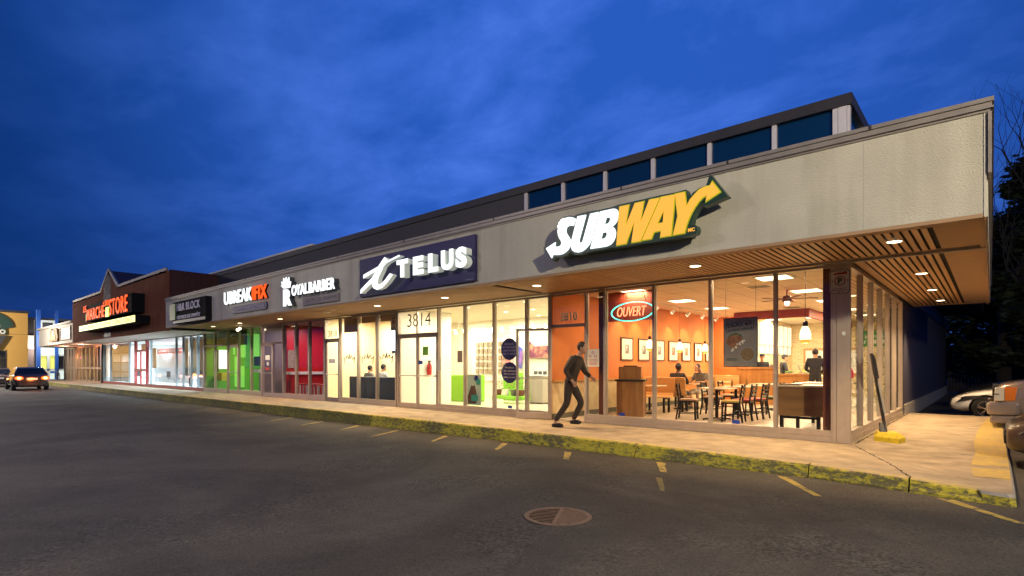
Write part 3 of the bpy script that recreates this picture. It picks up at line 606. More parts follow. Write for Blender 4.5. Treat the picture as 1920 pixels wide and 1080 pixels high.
t = thing('shop_sign', 'small dark plaque reading SALON BARBIERS under the glowing barber sign', 'sign', (-12.95, -2.3, 3.13))
MB().box(-13.93, -11.93, -2.30, -2.252, 3.13, 3.36).build('board', 'aluminium_plum', t); text('lettering', 'SALON  DE  BARBIERS', (-13.8, -12.05, 3.215, 3.315), -2.301, .006, 'sign_grey', t, bold=.01)
MB().box(-13.8, -13.2, -2.306, -2.301, 3.165, 3.18).box(-12.7, -12.1, -2.306, -2.301, 3.165, 3.18).build('rule', 'sign_grey', t)
# repair shop
t = thing('shop_sign', 'lit letters UBREAK in white and IFIX in orange on the grey fascia', 'sign', (-18, -2.35, 3.55))
word('letters', 'UBREAK', (-19.74, -17.40, 3.565, 4.03), -2.32, .04, 'sign_white', t, bold=.012, space=1.06); word('letters', 'IFIX', (-17.36, -16.27, 3.565, 4.02), -2.32, .04, 'sign_orange', t, bold=.018, space=1.1)
word('r', 'UBREAK', (-19.73, -17.41, 3.57, 4.025), -2.255, .064, 'sign_black', t, bold=.01, space=1.06); word('r', 'IFIX', (-17.35, -16.28, 3.57, 4.015), -2.255, .064, 'sign_black', t, bold=.016, space=1.1)
t = thing('shop_sign', 'small navy plaque with rounded ends and pale lettering about appliance repair', 'sign', (-17.75, -2.3, 3.2))
pl = []
for cx_, s0 in ((-16.48, -90), (-19.02, 90)):
    for i in range(9): a = rad(s0+i*22.5); pl.append((cx_+.125*math.cos(a), 3.328+.128*math.sin(a)))
MB().prism(pl, -2.30, -2.252).build('board', 'sign_navy', t); text('lettering', 'RÉPARATION D\'APPAREILS ÉLECTRONIQUES', (-18.98, -16.5, 3.265, 3.40), -2.301, .006, 'letter_lilac', t, bold=.02)
# tax office sign (unlit)
t = thing('shop_sign', 'unlit black sign board with a green square at the far end of the grey fascia', 'sign', (-22.9, -2.4, 3.1))
MB().box(-24.9, -21.17, -2.48, -2.252, 3.10, 4.03).build('cabinet', 'sign_black', t); mat('sign_pale_green', (.20, .32, .16), .5)
MB().box(-25.16, -24.49, -2.53, -2.482, 3.27, 3.96).build('green_square', 'sign_pale_green', t)
word('letters', 'H&R BLOCK', (-24.36, -21.7, 3.62, 3.94), -2.482, .02, 'letter_lilac', t, bold=.02, space=1.08); word('letters', 'LES PROS DE L\'IMPÔT', (-24.34, -21.7, 3.28, 3.46), -2.482, .02, 'letter_lilac', t, bold=.02)
MB().box(-24.85, -21.2, -2.4845, -2.4815, 3.12, 3.23).build('grey_strip', 'sign_grey', t)  # plain grey strip along the foot of the board
# ------------------------------------------------------------------ red-brown building with the gable, and the cream unit beyond
mat('rib_brown', (.22, .085, .055), .9, var=.12, vscale=1.5, spec=.1); mat('rib_navy', (.06, .045, .085), .6); mat('maroon', (.055, .012, .014), .6)
mk = thing('shop_building', 'brown ribbed metal store building with a pointed gable on its front', 'building', (-36.2, 6, 0))
XA, XB = -45.85, -26.62
def gz(x):
    if -38.45 < x < -36.65: return 5.67+(x+38.45)/1.8*1.16
    if -36.65 <= x < -34.6: return 6.83-(x+36.65)/2.05*1.16
    return 5.67
out = [(XA, 2.93), (XB, 2.93), (XB, 5.67), (-34.6, 5.67), (-36.65, 6.83), (-38.45, 5.67), (XA, 5.67)]
MB().prism(out, -2.25, -2.10).build('fascia', 'rib_brown', mk)
b = MB(); x = XA+.1; b2 = MB(); b3 = MB()
while x < XB-.1:
    (b2 if -37.55 < x < -35.9 else b if x < -36 else b3).box(x, x+.09, -2.285, -2.251, 2.94, gz(x)-.1 if gz(x+.09) >= gz(x) else gz(x+.09)-.1); x += .22
b.build('ribs', 'rib_brown', mk); b3.build('ribs', 'rib_brown', mk); b2.build('ribs', 'rib_navy', mk)
MB().box(-37.5, -35.95, -2.262, -2.251, 3, 6.05).build('gable_band', 'rib_navy', mk)
b = MB(); ps = out[2:]
for a, c in zip(ps, ps[1:]): b.bar((a[0], -2.2, a[1]), (c[0], -2.2, c[1]), .1, .26)
b.build('coping', 'coping', mk)
b = MB(); b.face([(-38.45, -2.1, 5.66), (-36.65, -2.1, 6.82), (-36.65, 1.6, 6.82), (-38.45, 1.6, 5.66)]); b.face([(-36.65, -2.1, 6.82), (-34.6, -2.1, 5.66), (-34.6, 1.6, 5.66), (-36.65, 1.6, 6.82)]); b.build('gable_roof', 'maroon', mk)
b = MB(); b.box(XB-.12, XB, -2.09, 5, 4.45, 5.66)
y = -2.05
while y < 4.9: b.box(XB+.001, XB+.03, y, y+.07, 4.46, 5.6); y += .25
b.build('side_wall', 'maroon', mk); b = MB(); b.box(XB-.16, XB+.04, -2.06, 5, 5.661, 5.73); b.build('side_coping', 'maroon', mk)
MB().box(XA, XB-.13, -2.0, 8, 5.35, 5.45).build('roof', 'roofing', mk)
MB().box(XA, XB, -2.09, .1, 2.94, 2.97).build('soffit', 'white_paint', mk)
# cream unit
cr = thing('shop_building', 'low cream-fronted cafe unit between the brown store and the blue entrance', 'building', (-52.4, 6, 0))
mat('cream_fascia', (.62, .56, .47), .8, var=.05, vscale=2)
MB().box(-58.86, -45.87, -2.25, -2.0, 2.93, 4.28).build('fascia', 'cream_fascia', cr); MB().box(-59.0, -45.87, -2.40, -1.9, 4.281, 4.42).build('coping', 'cream_fascia', cr)
MB().box(-58.86, -58.7, -1.99, 1, 2.93, 4.28).build('fascia_return', 'cream_fascia', cr); MB().box(-58.86, -45.87, -1.99, 0, 2.93, 2.96).build('soffit', 'cream_fascia', cr); MB().box(-61.5, -45.9, -1.9, 8, 4.15, 4.25).build('roof', 'roofing', cr)
b = MB(); b.box(-53.5, -46, 2, 6, 4.26, 5.7); b.build('rooftop_room', 'cream_fascia', cr); MB().box(-53.7, -45.9, 1.9, 6.1, 5.701, 5.85).build('rooftop_coping', 'white_paint', cr); MB().box(-53.2, -50.8, 2.2, 4, 5.86, 7.0).build('rooftop_unit', 'cream_fascia', cr)
MB().box(-47.0, -46.8, 1.0, 1.2, 4.3, 8.0).build('mast', 'white_paint', cr)
t = thing('cafe_sign', 'brown carved coffee cup sign on the cream fascia', 'sign', (-51.9, -2.3, 3.1)); mat('sign_brown', (.16, .08, .03), .6); mat('sign_tan', (.35, .22, .10), .6)
cup = [(-53.3, 3.15), (-50.3, 3.15), (-50.0, 3.45), (-50.4, 4.05), (-51.2, 4.15), (-51.8, 3.95), (-52.6, 4.15), (-53.1, 3.95), (-52.9, 3.5)]
MB().prism(cup, -2.42, -2.26).build('board', 'sign_brown', t); MB().prism([(-52.9, 3.25), (-50.8, 3.25), (-50.7, 3.6), (-52.4, 3.7)], -2.44, -2.421).build('panel', 'sign_tan', t); MB().cyl((-51.6, -2.45, 3.8), (-51.6, -2.421, 3.8), .2, n=14).build('cup', 'bright_white', t)
t = thing('framed_sign', 'black and white framed notice board on the cream fascia beside the brown store', 'sign', (-48, -2.3, 3.1))
b = MB(); b.box(-49.9, -49.7, -2.33, -2.26, 3.15, 4.12); b.box(-46.5, -46.3, -2.33, -2.26, 3.15, 4.12); b.box(-49.7, -46.5, -2.33, -2.26, 4.03, 4.12); b.box(-49.7, -46.5, -2.33, -2.26, 3.15, 3.24); b.build('frame', 'sign_brown', t)
MB().box(-49.7, -46.5, -2.285, -2.26, 3.24, 4.03).build('board', 'bright_white', t); MB().box(-49.6, -46.7, -2.295, -2.286, 3.62, 3.95).box(-49.2, -47, -2.295, -2.286, 3.35, 3.48).build('black_panel', 'black', t)
# market sign
t = thing('market_sign', 'tall orange neon letters of the market sign on a black cabinet', 'sign', (-34.5, -2.6, 3.9)); emit('neon_yellow', (.75, .95, .15), .9)
MB().box(-38.9, -29.6, -2.84, -2.28, 3.93, 4.86).build('cabinet', 'sign_black', t)
word('letters', 'LE', (-39.25, -38.6, 4.50, 4.86), -2.88, .03, 'sign_orange', t, bold=.0, space=1.1); word('letters', 'MARCHÉ', (-38.5, -34.5, 3.98, 4.80), -2.86, .03, 'sign_orange', t, bold=.004, space=1.12)
word('letters', 'DU', (-34.35, -33.65, 4.54, 4.84), -2.86, .03, 'sign_orange', t, bold=.0, space=1.1); word('letters', 'STORE', (-33.5, -30.15, 3.98, 4.83), -2.86, .03, 'sign_orange', t, bold=.004, space=1.12)
MB().box(-34.28, -33.65, -2.88, -2.842, 3.94, 4.46).build('blind_symbol', 'neon_yellow', t); MB().box(-38.95, -38.91, -2.84, -2.3, 3.95, 4.4).build('side_tube', 'neon_yellow', t)
t = thing('light_box', 'long lit yellow-white light box with black letters under the market sign', 'sign', (-34.6, -2.6, 3.38)); emit('lightbox', (1.0, .98, .33), 1.5, base=(.1, .1, .02)); M['lightbox'].node_tree.nodes['Principled BSDF'].inputs['Specular IOR Level'].default_value = .05
MB().box(-40.3, -28.7, -2.9, -2.3, 3.38, 3.73).build('cabinet', 'sign_black', t); MB().box(-40.25, -28.75, -2.92, -2.901, 3.40, 3.71).build('face', 'lightbox', t); mat('olive', (.25, .24, .02), .6)
text('lettering', 'SERVICE RAPIDE DE LOCATION  STORES  TOILES', (-39.9, -29.2, 3.46, 3.64), -2.921, .004, 'olive', t, bold=0)
# white store front (red door) and timber front
WHX = [-48.4, -46.4, -41.7, -40.3, -37.9, -37.1, -32.6, -31.5, -30.3, -29.35, -28.5]
mat('red_frame', (.30, .03, .03), .45); mat('ice_frame', (.42, .50, .54), .4)
fr = bay_frame(WHX, 'ice_frame', z1=2.93, doors=(3,), par=mk, name='storefront_frame', depth=.1, w=.07)
b = MB(); b.box(-48.4, -28.5, -.03, -.019, 0, .16); b.build('red_kick_strip', 'red_frame', mk)
b = MB(); b.box(-40.36, -40.22, -.04, .12, 0, 2.93); b.box(-37.98, -37.84, -.04, .12, 0, 2.93); b.box(-40.2, -38, -.04, .1, 2.19, 2.32); b.box(-39.15, -39.05, -.04, .06, 0, 2.18); b.box(-40.2, -38, -.045, .05, .95, 1.12); b.box(-40.2, -38, -.04, .06, 0, .16); b.build('red_door_frame', 'red_frame', mk)
mat('timber', (.24, .16, .10), .7, var=.4, vscale=6); wood('barn', (.20, .13, .08), (.42, .31, .20), .7, axis=2, scale=5, coat=0)
b = MB(); x = -61.6; random.seed(5)
b.box(-61.7, -48.55, -.02, .1, 0, .12); b.box(-61.7, -48.55, -.02, .1, 1.05, 1.2); b.box(-61.7, -48.55, -.02, .1, 2.78, 2.93)
while x < -48.7: b.box(x, x+.16, -.03, .12, .12, 2.78); x += random.choice((.9, 1.1, 1.4))
b.build('timber_shopfront', 'barn', cr)
b = MB(); b.box(-61.6, -57.3, .02, .05, .13, 1.04); b.box(-61.6, -58.2, .02, .05, 1.21, 2.77); b.build('timber_panel', 'barn', cr); MB().box(-61.6, -48.6, .06, .07, .12, 2.78).build('window', 'storefront_glass', cr); b = MB(); b.box(-48.6, -48.45, -.1, .1, 0, 2.93); b.build('dark_jamb', 'black', cr); b = MB(); b.box(-61.9, -61.72, -.1, .3, 0, 2.93); b.build('dark_jamb', 'black', cr)
# ------------------------------------------------------------------ far yellow building, blue entrance, white link
yb = thing('yellow_building', 'plain yellow rendered building at the far left edge', 'building', (-100, -12, -.27)); mat('yellow_render', (.62, .37, .10), .85, var=.05, vscale=.6)
MB().box(-112, -91, -28, 1.07, -.3, 8.0).build('wall', 'yellow_render', yb); MB().box(-112.1, -90.9, -28.1, 1.2, 8.001, 8.3).build('coping', 'coping_dark', yb)
MB().box(-90.99, -90.95, -28, 1.07, 5.28, 5.33).build('reveal_joint', 'timber', yb); b = MB(); b.box(-91.02, -90.95, -6, -1.0, 0, 3.2); b.build('window', 'dark_glass', yb)
b = MB(); b.box(-90.94, -90.9, -2.2, -2.1, 0, 3.3); b.box(-90.94, -90.9, -1.05, -.95, 0, 3.3); b.box(-90.94, -90.9, -2.1, -1.05, 2.2, 2.3); b.build('window_frame', 'black', yb)
t = thing('round_sign', 'dark green round-topped sign with a pale disc on the yellow building', 'sign', (-90.7, -2.5, 5.2)); pp = [(-5.2, 5.2), (-1.0, 5.2), (-1.0, 6.0), (-.35, 6.15)]
for i in range(13): a = rad(i*15); pp.append((-3.0+2.65*math.cos(a)*(1 if i < 7 else 1), 6.2+1.9*math.sin(a)))
pp += [(-5.2, 6.0)]
MB().prism(pp, -90.9, -90.6, 'yz').build('board', 'sign_green', t); b = MB(); b.cyl((-90.59, -2.2, 6.25), (-90.55, -2.2, 6.25), .62, n=20); b.build('disc', 'cream_wall', t)
b = MB()
rr_ = [(.16*math.cos(i*rad(30)), .16*math.sin(i*rad(30))) for i in range(12)]
b.prism([(-1.35+.28*math.cos(i*rad(30)), 5.55+.28*math.sin(i*rad(30))) for i in range(12)], -90.58, -90.56, 'yz', holes=[[(-1.35+x_, 5.55+y_) for x_, y_ in rr_]]); b.build('letter', 'white_paint', t)
t = tag(MB().prism([(-5, 5.1), (-.95, 5.1), (-1.9, 3.2), (-5, 3.2)], -90.85, -90.2, 'yz').build('awning', 'charcoal', None), 'dark awning under the green sign on the yellow building', 'awning')
lk = thing('link_building', 'white and charcoal link block behind the yellow building', 'building', (-97, 8, -.27))
MB().box(-100, -93.5, 1.3, 12, -.3, 3.5).build('lower_wall', 'pinkgrey_frame', lk); MB().box(-100, -93.2, 1.2, 5.5, 3.51, 5.3).build('white_band', 'bright_white', lk); MB().box(-104, -93.6, 1.2, 20, 5.31, 7.7).build('upper_wall', 'charcoal_panel', lk)
b = MB(); b.box(-93.49, -93.45, 2.0, 3.3, 0, 2.4); b.build('doorway', 'black', lk); b = MB(); b.box(-93.2, -93.0, 4.2, 4.45, 0, 3.5); b.build('white_post', 'white_paint', lk)
en = thing('blue_entrance', 'glazed entrance with bright blue columns and yellow posters', 'building', (-80, 3, -.27)); mat('col_blue', (.02, .10, .42), .5); emit('lit_yellow', (.80, .78, .16), .9); emit('lit_pale', (.78, .90, .80), .9)
for y0, y1 in ((.42, .78), (2.06, 2.36)): MB().box(-80.2, -79.8, y0, y1, -.3, 7.7).build('column', 'col_blue', en)
b = MB(); b.box(-80.1, -79.95, .55, 2.3, 6.30, 6.55); b.box(-80.1, -79.95, .80, .95, 4.6, 6.29); b.box(-80.1, -79.95, 1.9, 2.05, 4.6, 6.29); b.build('upper_frame', 'white_paint', en); b = MB(); b.box(-80.1, -79.9, .8, 3.9, 2.45, 2.65); b.box(-80.1, -79.9, .8, 3.9, .75, .95); b.box(-80.1, -79.9, 1.35, 1.6, -.3, 2.449); b.build('lower_frame', 'white_paint', en)
b = MB(); b.box(-80.5, -80.45, .8, 1.38, .96, 2.44); b.box(-80.5, -80.45, 1.5, 2.1, .96, 2.44); b.build('poster', 'lit_yellow', en); MB().box(-80.5, -80.45, .8, 3.9, 2.66, 3.4).build('transom_light', 'lit_pale', en); MB().box(-80.5, -80.45, 1.5, 3.9, -.25, .74).build('panel', 'lit_pale', en); b = MB(); b.box(-79.9, -79.86, 1.62, 2.0, .45, .7); b.build('blue_notice', 'col_blue', en)  # posters, transom and panels glow by themselves, no lamp behind
MB().box(-81, -80.6, .35, 8, -.3, 6.6).build('wall', 'charcoal_panel', en)
# ------------------------------------------------------------------ interiors
def lum(name, kind, loc, power, col=(1, .75, .5), size=.3, rot=None, spot=None, size_y=None, blend=.5):
    l = bpy.data.lights.new(name, kind); l.energy = power; l.color = col
    if kind == 'AREA':
        l.size = size
        if size_y: l.shape = 'RECTANGLE'; l.size_y = size_y
    elif kind in ('POINT', 'SPOT'): l.shadow_soft_size = size
    if spot: l.spot_size = rad(spot); l.spot_blend = blend
    o = bpy.data.objects.new(name, l); COL.objects.link(o); o.location = loc
    if rot: o.rotation_euler = rot
    return o
def aim(o, tgt):
    o.rotation_euler = (Vector(tgt)-o.location).to_track_quat('-Z', 'Y').to_euler()
WARM = (1, .66, .36)
mat('orange_wall', (.56, .175, .036), .75, var=.07, vscale=3, bump=.15, bscale=90); mat('maroon_beam', (.22, .035, .018), .6)
brick('ceiling_tile', (.68, .56, .40), (.64, .52, .37), (.34, .27, .19), bw=.61, bh=.61, ms=.012, axis='xy', bump=.1)
brick('floor_tile', (.56, .50, .41), (.50, .44, .36), (.30, .26, .2), bw=.4, bh=.5, ms=.007, axis='xy', rough=.3, bump=.05)
brick('yellow_brick', (.74, .60, .34), (.60, .44, .22), (.74, .66, .48), bw=.24, bh=.085, ms=.012, axis='xz'); brick('yellow_brick_side', (.74, .60, .34), (.60, .44, .22), (.74, .66, .48), bw=.24, bh=.085, ms=.012, axis='yz')
mat('tan_wainscot', (.48, .38, .20), .7, col2=(.60, .50, .30), vscale=4, mix=(.35, .65)); mat('base_grey', (.10, .10, .08), .6)
wood('oak', (.42, .20, .06), (.56, .29, .10), .35, axis=2, scale=9); wood('oak_dark', (.24, .10, .03), (.33, .16, .05), .35, axis=2, scale=10); wood('ply', (.60, .32, .11), (.72, .42, .18), .3, axis=0, scale=8); wood('counter_front', (.22, .11, .035), (.31, .16, .055), .4, axis=0, scale=7); mat('laminate', (.66, .50, .32), .3, var=.06, vscale=10)
mat('wood_post', (.16, .045, .02), .5, var=.2, vscale=4)
def part(b, name, m, par=mall, **k): return b.build(name, m, par, **k)
# Subway-type restaurant
part(MB().box(-6.2, -.1, .11, 15.9, -.1, .012), 'restaurant_floor', 'floor_tile')
part(MB().box(-6.2, -.105, .11, 15.9, 3.13, 3.2), 'restaurant_ceiling', 'ceiling_tile')
b = MB(); b.box(-6.32, -6.2, -.0, 10.2, .96, 3.125); part(b, 'restaurant_side_wall', 'orange_wall')
part(MB().box(-6.32, -6.2, 0, 10.2, .14, .90), 'wainscot', 'tan_wainscot'); part(MB().box(-6.34, -6.17, 0, 10.2, .901, .959), 'chair_rail', 'oak'); part(MB().box(-6.33, -6.18, 0, 10.2, 0, .139), 'baseboard', 'base_grey')
part(MB().box(-6.2, -4.9, 10.2, 10.35, .012, 3.125), 'restaurant_back_wall', 'orange_wall')
part(MB().box(-5.02, -4.9, 10.35, 15.8, .012, 3.125), 'kitchen_side_wall', 'yellow_brick_side')
part(MB().box(-5.0, -.1, 15.8, 15.95, .012, 3.125), 'kitchen_back_wall', 'yellow_brick')
part(MB().box(-.42, -.305, 7.35, 15.8, .012, 3.125), 'restaurant_right_wall', 'cream_wall')
part(MB().box(-5.75, -4.32, 1.45, 1.6, 2.42, 3.13), 'door_beam', 'maroon_beam')
part(MB().box(-4.98, -4.83, .14, .3, .012, 3.13), 'wood_post', 'wood_post'); part(MB().box(-.42, -.26, .12, .3, .012, 3.13), 'wood_post', 'wood_post')
b = MB(); b.box(-4.89, -2.55, 8.6, 8.72, 2.86, 3.125); b.box(-2.67, -2.55, 8.72, 15.7, 2.86, 3.125); part(b, 'ceiling_bulkhead', 'maroon_beam')
# kitchen: menu boards, pass window
emit('menu_glow', (1.0, .92, .66), 1.1)
b = MB(); y = 11.2
while y < 15.2: b.box(-4.88, -4.82, y, y+.58, 2.12, 2.95); b.box(-4.88, -4.84, y, y+.58, 1.78, 2.10); y += .62
t = thing('menu_board', 'row of glowing menu boards above the sandwich counter', 'menu board', (-4.85, 13.2, 1.78)); b.build('panels', 'menu_glow', t)
b = MB(); y = 11.17
while y < 15.4: b.box(-4.83, -4.81, y-.015, y+.015, 1.76, 2.97); y += .62
b.box(-4.83, -4.80, 11.1, 15.3, 2.095, 2.125); b.build('frame', 'pinkgrey_frame', t)
b = MB(); b.box(-4.4, -2.3, 15.74, 15.79, .9, .98); b.box(-4.4, -4.32, 15.74, 15.79, .98, 2.05); b.box(-2.38, -2.3, 15.74, 15.79, .98, 2.05); b.box(-4.32, -2.38, 15.74, 15.79, 1.97, 2.05)
part(b, 'pass_window_frame', 'oak'); part(MB().box(-4.32, -2.38, 15.77, 15.795, .98, 1.97), 'pass_window', 'bright_white'); part(MB().box(-3.3, -2.85, 15.75, 15.769, .99, 1.75), 'kitchen_door', 'oak_dark')
t = thing('wall_sign', 'small green sign with white lettering on the yellow brick wall', 'sign', (-1.9, 15.75, 2.15)); mat('sign_bright_green', (.01, .20, .03), .4)
MB().box(-2.32, -1.22, 15.74, 15.79, 2.10, 2.72).build('board', 'sign_bright_green', t); text('lettering', 'Commandez', (-2.24, -1.3, 2.42, 2.60), 15.739, .008, 'white_paint', t, bold=.02); text('lettering', 'ici', (-2.24, -2.1, 2.2, 2.34), 15.739, .008, 'white_paint', t, bold=.02); MB().box(-1.9, -1.32, 15.73, 15.739, 2.2, 2.36).build('arrow', 'white_paint', t)
# service counter
t = thing('service_counter', 'wooden partition and sandwich counter with glass guard at the back of the restaurant', 'counter', (-3.6, 10, .012))
MB().box(-4.85, -3.55, 8.7, 8.85, .012, 1.20).build('high_partition', 'oak', t); MB().box(-4.9, -3.5, 8.65, 8.9, 1.201, 1.26).build('cap', 'oak', t)
MB().box(-3.54, -2.55, 8.75, 8.9, .012, .98).build('low_partition', 'oak', t); MB().box(-3.54, -2.5, 8.7, 8.95, .981, 1.04).build('cap', 'oak', t)
MB().box(-3.6, -2.9, 9.0, 14.5, .012, .9).build('counter_base', 'steel', t); MB().box(-3.7, -2.7, 8.96, 14.5, .901, .94).build('counter_top', 'laminate', t)
b = MB(); b.bar((-3.0, 9.0, 1.35), (-2.8, 9.0, .95), .03); b.bar((-3.0, 11, 1.35), (-2.8, 11, .95), .03); b.bar((-3.0, 9.0, 1.36), (-3.0, 14.4, 1.36), .03); b.build('guard_frame', 'steel', t)
g = MB(); g.face([(-2.99, 9.0, 1.34), (-2.79, 9.0, .95), (-2.79, 14.4, .95), (-2.99, 14.4, 1.34)]); g.build('glass_guard', 'clear_glass', t)
mat('veg_green', (.10, .28, .05), .6); mat('food_tan', (.6, .38, .15), .6); mat('food_yellow', (.65, .48, .06), .6); mat('pink_cloth', (.65, .04, .18), .7); mat('blue_sticker', (.015, .05, .35), .5); mat('red_paint', (.45, .02, .015), .45); mat('green_tag', (.18, .5, .04), .5)
rr = random.Random(3)
for i in range(7):
    x = -3.4+rr.uniform(0, .5); y = 9.2+i*.33
    b = MB(); h = rr.uniform(.08, .18); b.box(x-.11, x+.11, y-.12, y+.12, .94, .94+h)
    o = b.build('food_tray', 'steel', None); tag(o, ['steel food tray nearest the till on the sandwich counter', 'second steel food tray along the sandwich counter', 'third steel food tray along the sandwich counter', 'fourth steel food tray along the sandwich counter', 'fifth steel food tray along the sandwich counter', 'sixth steel food tray along the sandwich counter', 'farthest steel food tray on the sandwich counter'][i], 'food tray', 'food trays on the sandwich counter')
    b = MB()
    for q in range(8): b.ball((x+rr.uniform(-.09, .09), y+rr.uniform(-.1, .1), .96+h), rr.uniform(.02, .04), 6, 4)
    c = b.build('food', ['veg_green', 'food_tan', 'food_yellow'][i % 3], o)
t = thing('till', 'white cash till and screen on the low counter beside the partition', 'till', (-3.9, 9.3, .94)); b = MB(); b.box(-3.95, -3.6, 9.0, 9.4, .941, 1.0); b.box(-3.9, -3.62, 9.15, 9.19, 1.0, 1.36); b.build('body', 'bright_white', t); MB().box(-3.88, -3.64, 9.14, 9.148, 1.08, 1.33).build('screen', 'grey_mid', t)
# wall pictures
mat('mat_board', (.80, .74, .62), .7); mat('frame_brown', (.05, .018, .008), .4); mat('print_red', (.45, .12, .10), .8, col2=(.65, .45, .35), vscale=6); mat('print_grey', (.15, .15, .17), .8, col2=(.6, .6, .58), vscale=6)
ordn = ['first', 'second', 'third', 'fourth', 'fifth', 'sixth', 'seventh', 'eighth', 'ninth', 'tenth', 'eleventh', 'twelfth']
pic = thing('framed_picture', 'framed print with a dark photo on the orange wall, first from the window', 'picture', (0, 0, 0), group='framed prints on the orange wall')
b = MB(); b.box(0, .035, -.35, -.31, 0, .67); b.box(0, .035, .31, .35, 0, .67); b.box(0, .035, -.31, .31, 0, .04); b.box(0, .035, -.31, .31, .63, .67); b.build('frame', 'frame_brown', pic)
MB().box(0, .02, -.31, .31, .04, .63).build('mount', 'mat_board', pic)
pics = [pic]
for i in range(1, 7): pics.append(copy_tree(pic, (0, 0, 0), 0, 'framed print on the orange wall, '+ordn[i]+' from the window'))
for i, p in enumerate(pics):
    p.location = (-6.198, 3.56+1.025*i, 1.455)
    o = MB().box(.021, .024, -.11, .11, .20, .46).build('print', ['print_grey', 'print_grey', 'print_grey', 'print_red', 'print_red', 'print_red', 'print_grey'][i]); o.parent = p
# ceiling panels, vents, fan
emit('panel_light', (1.0, .86, .58), 4.0); emit('panel_white', (1.0, .97, .90), 4.0); emit('spot_glow', (1, .85, .6), 8)
cl = thing('ceiling_light', 'x', 'ceiling light', (0, 0, 0), group='square light panels in the restaurant ceiling')
MB().box(-.30, .30, -.30, .30, -.012, -.004).build('diffuser', 'panel_light', cl); b = MB(); b.box(-.33, -.30, -.33, .33, -.016, -.001); b.box(.30, .33, -.33, .33, -.016, -.001); b.box(-.3, .3, -.33, -.30, -.016, -.001); b.box(-.3, .3, .30, .33, -.016, -.001); b.build('rim', 'white_paint', cl)
first = True
for i, x in enumerate((-4.75, -3.2, -1.6)):
    for j, y in enumerate((1.5, 4.1, 6.7, 9.8, 12.4)):
        if i == 1 and j < 3: continue
        lab = 'square ceiling light panel, '+ordn[j]+' back from the street window, '+('row by the orange wall', 'middle row over the counter', 'row nearest the side windows')[i]
        if first: o = cl; first = False; o['label'] = lab
        else: o = copy_tree(cl, (0, 0, 0), 0, lab)
        o.location = (x, y, 3.13)
        lum('ceiling_panel_lamp', 'AREA', (x, y, 3.09), 85 if j < 3 else 170, (1, .66, .36) if j < 3 else (1, .80, .50), .55)
vn = thing('ceiling_vent', 'black slotted air vent in the restaurant ceiling above the booths', 'vent', (-4.0, 2.6, 3.13), group='ceiling vents in the restaurant')
b = MB(); b.box(-.3, .3, -.3, .3, -.01, -.001); b.build('frame', 'laminate', vn); b = MB()
for i in range(4): b.box(-.22, .22, -.2+i*.11, -.15+i*.11, -.014, -.0105)
b.build('slots', 'black', vn)
copy_tree(vn, (-2.25, 2.65, 3.13), 0, 'black slotted air vent in the restaurant ceiling behind the bare window mullion'); copy_tree(vn, (-2.9, 8.0, 3.13), 0, 'black slotted air vent near the maroon bulkhead at the back')
fan = thing('ceiling_fan', 'dark ceiling fan with a small lit lamp in the restaurant', 'fan', (-1.9, 3.6, 3.13)); b = MB(); b.cyl((-1.9, 3.6, 3.12), (-1.9, 3.6, 2.95), .02); b.cyl((-1.9, 3.6, 2.97), (-1.9, 3.6, 2.84), .09, .11); b.build('motor', 'wood_post', fan)
for k in range(5):
    a = k*2*math.pi/5+.3; b = MB(); b.obox((-1.9+.38*math.cos(a), 3.6+.38*math.sin(a), 2.90), (.55, .12, .01), Matrix.Rotation(a, 3, 'Z')); b.build('blade', 'wood_post', fan)
MB().ball((-1.9, 3.6, 2.80), .06).build('lamp', 'spot_glow', fan)
# pendants
emit('pendant_hot', (1.0, .80, .42), 3.2); emit('pendant_amber', (1.0, .42, .06), 1.3)
pd = thing('pendant_lamp', 'x', 'pendant lamp', (0, 0, 0), group='amber glass pendant lamps')
b = MB(); b.cyl((0, 0, -.015), (0, 0, -.001), .06, n=14); b.cyl((0, 0, -.98), (0, 0, -.015), .005, n=6); b.build('cord', 'frame_brown', pd)
b = MB(); b.lathe((0, 0, 0), [(.02, -.98), (.045, -1.0), (.05, -1.08), (0.03, -1.1)], 12); b.build('socket', 'frame_brown', pd, smooth=True)
b = MB(); b.lathe((0, 0, 0), [(.04, -1.08), (.075, -1.14), (.095, -1.22), (.097, -1.29), (.092, -1.335)], 16); b.build('shade', 'pendant_hot', pd, smooth=True)
b = MB(); b.lathe((0, 0, 0), [(.092, -1.336), (.085, -1.375), (.07, -1.40), (.03, -1.405)], 16); b.build('shade_rim', 'pendant_amber', pd, smooth=True)
first = True
for (x, y, lab) in ((-5.56, 3.75, 'amber pendant lamp over the booths, partly behind the neon sign mullion'), (-5.56, 5.75, 'amber pendant lamp over the booths in front of the fourth framed print'), (-5.56, 7.75, 'amber pendant lamp over the booths, left of the bare mullion'), (-5.5, 9.6, 'amber pendant lamp beside the hanging poster'), (-.86, .82, 'amber pendant lamp nearest the street window above the window bar'), (-.86, 2.72, 'amber pendant lamp beside the corner column'), (-.86, 4.65, 'amber pendant lamp seen through the side windows')):
    if first: o = pd; first = False; o['label'] = lab
    else: o = copy_tree(pd, (0, 0, 0), 0, lab)
    o.location = (x, y, 3.13)
    lum('pendant_bulb', 'POINT', (x, y, 3.13-1.47), 12, (1, .6, .28), .05)
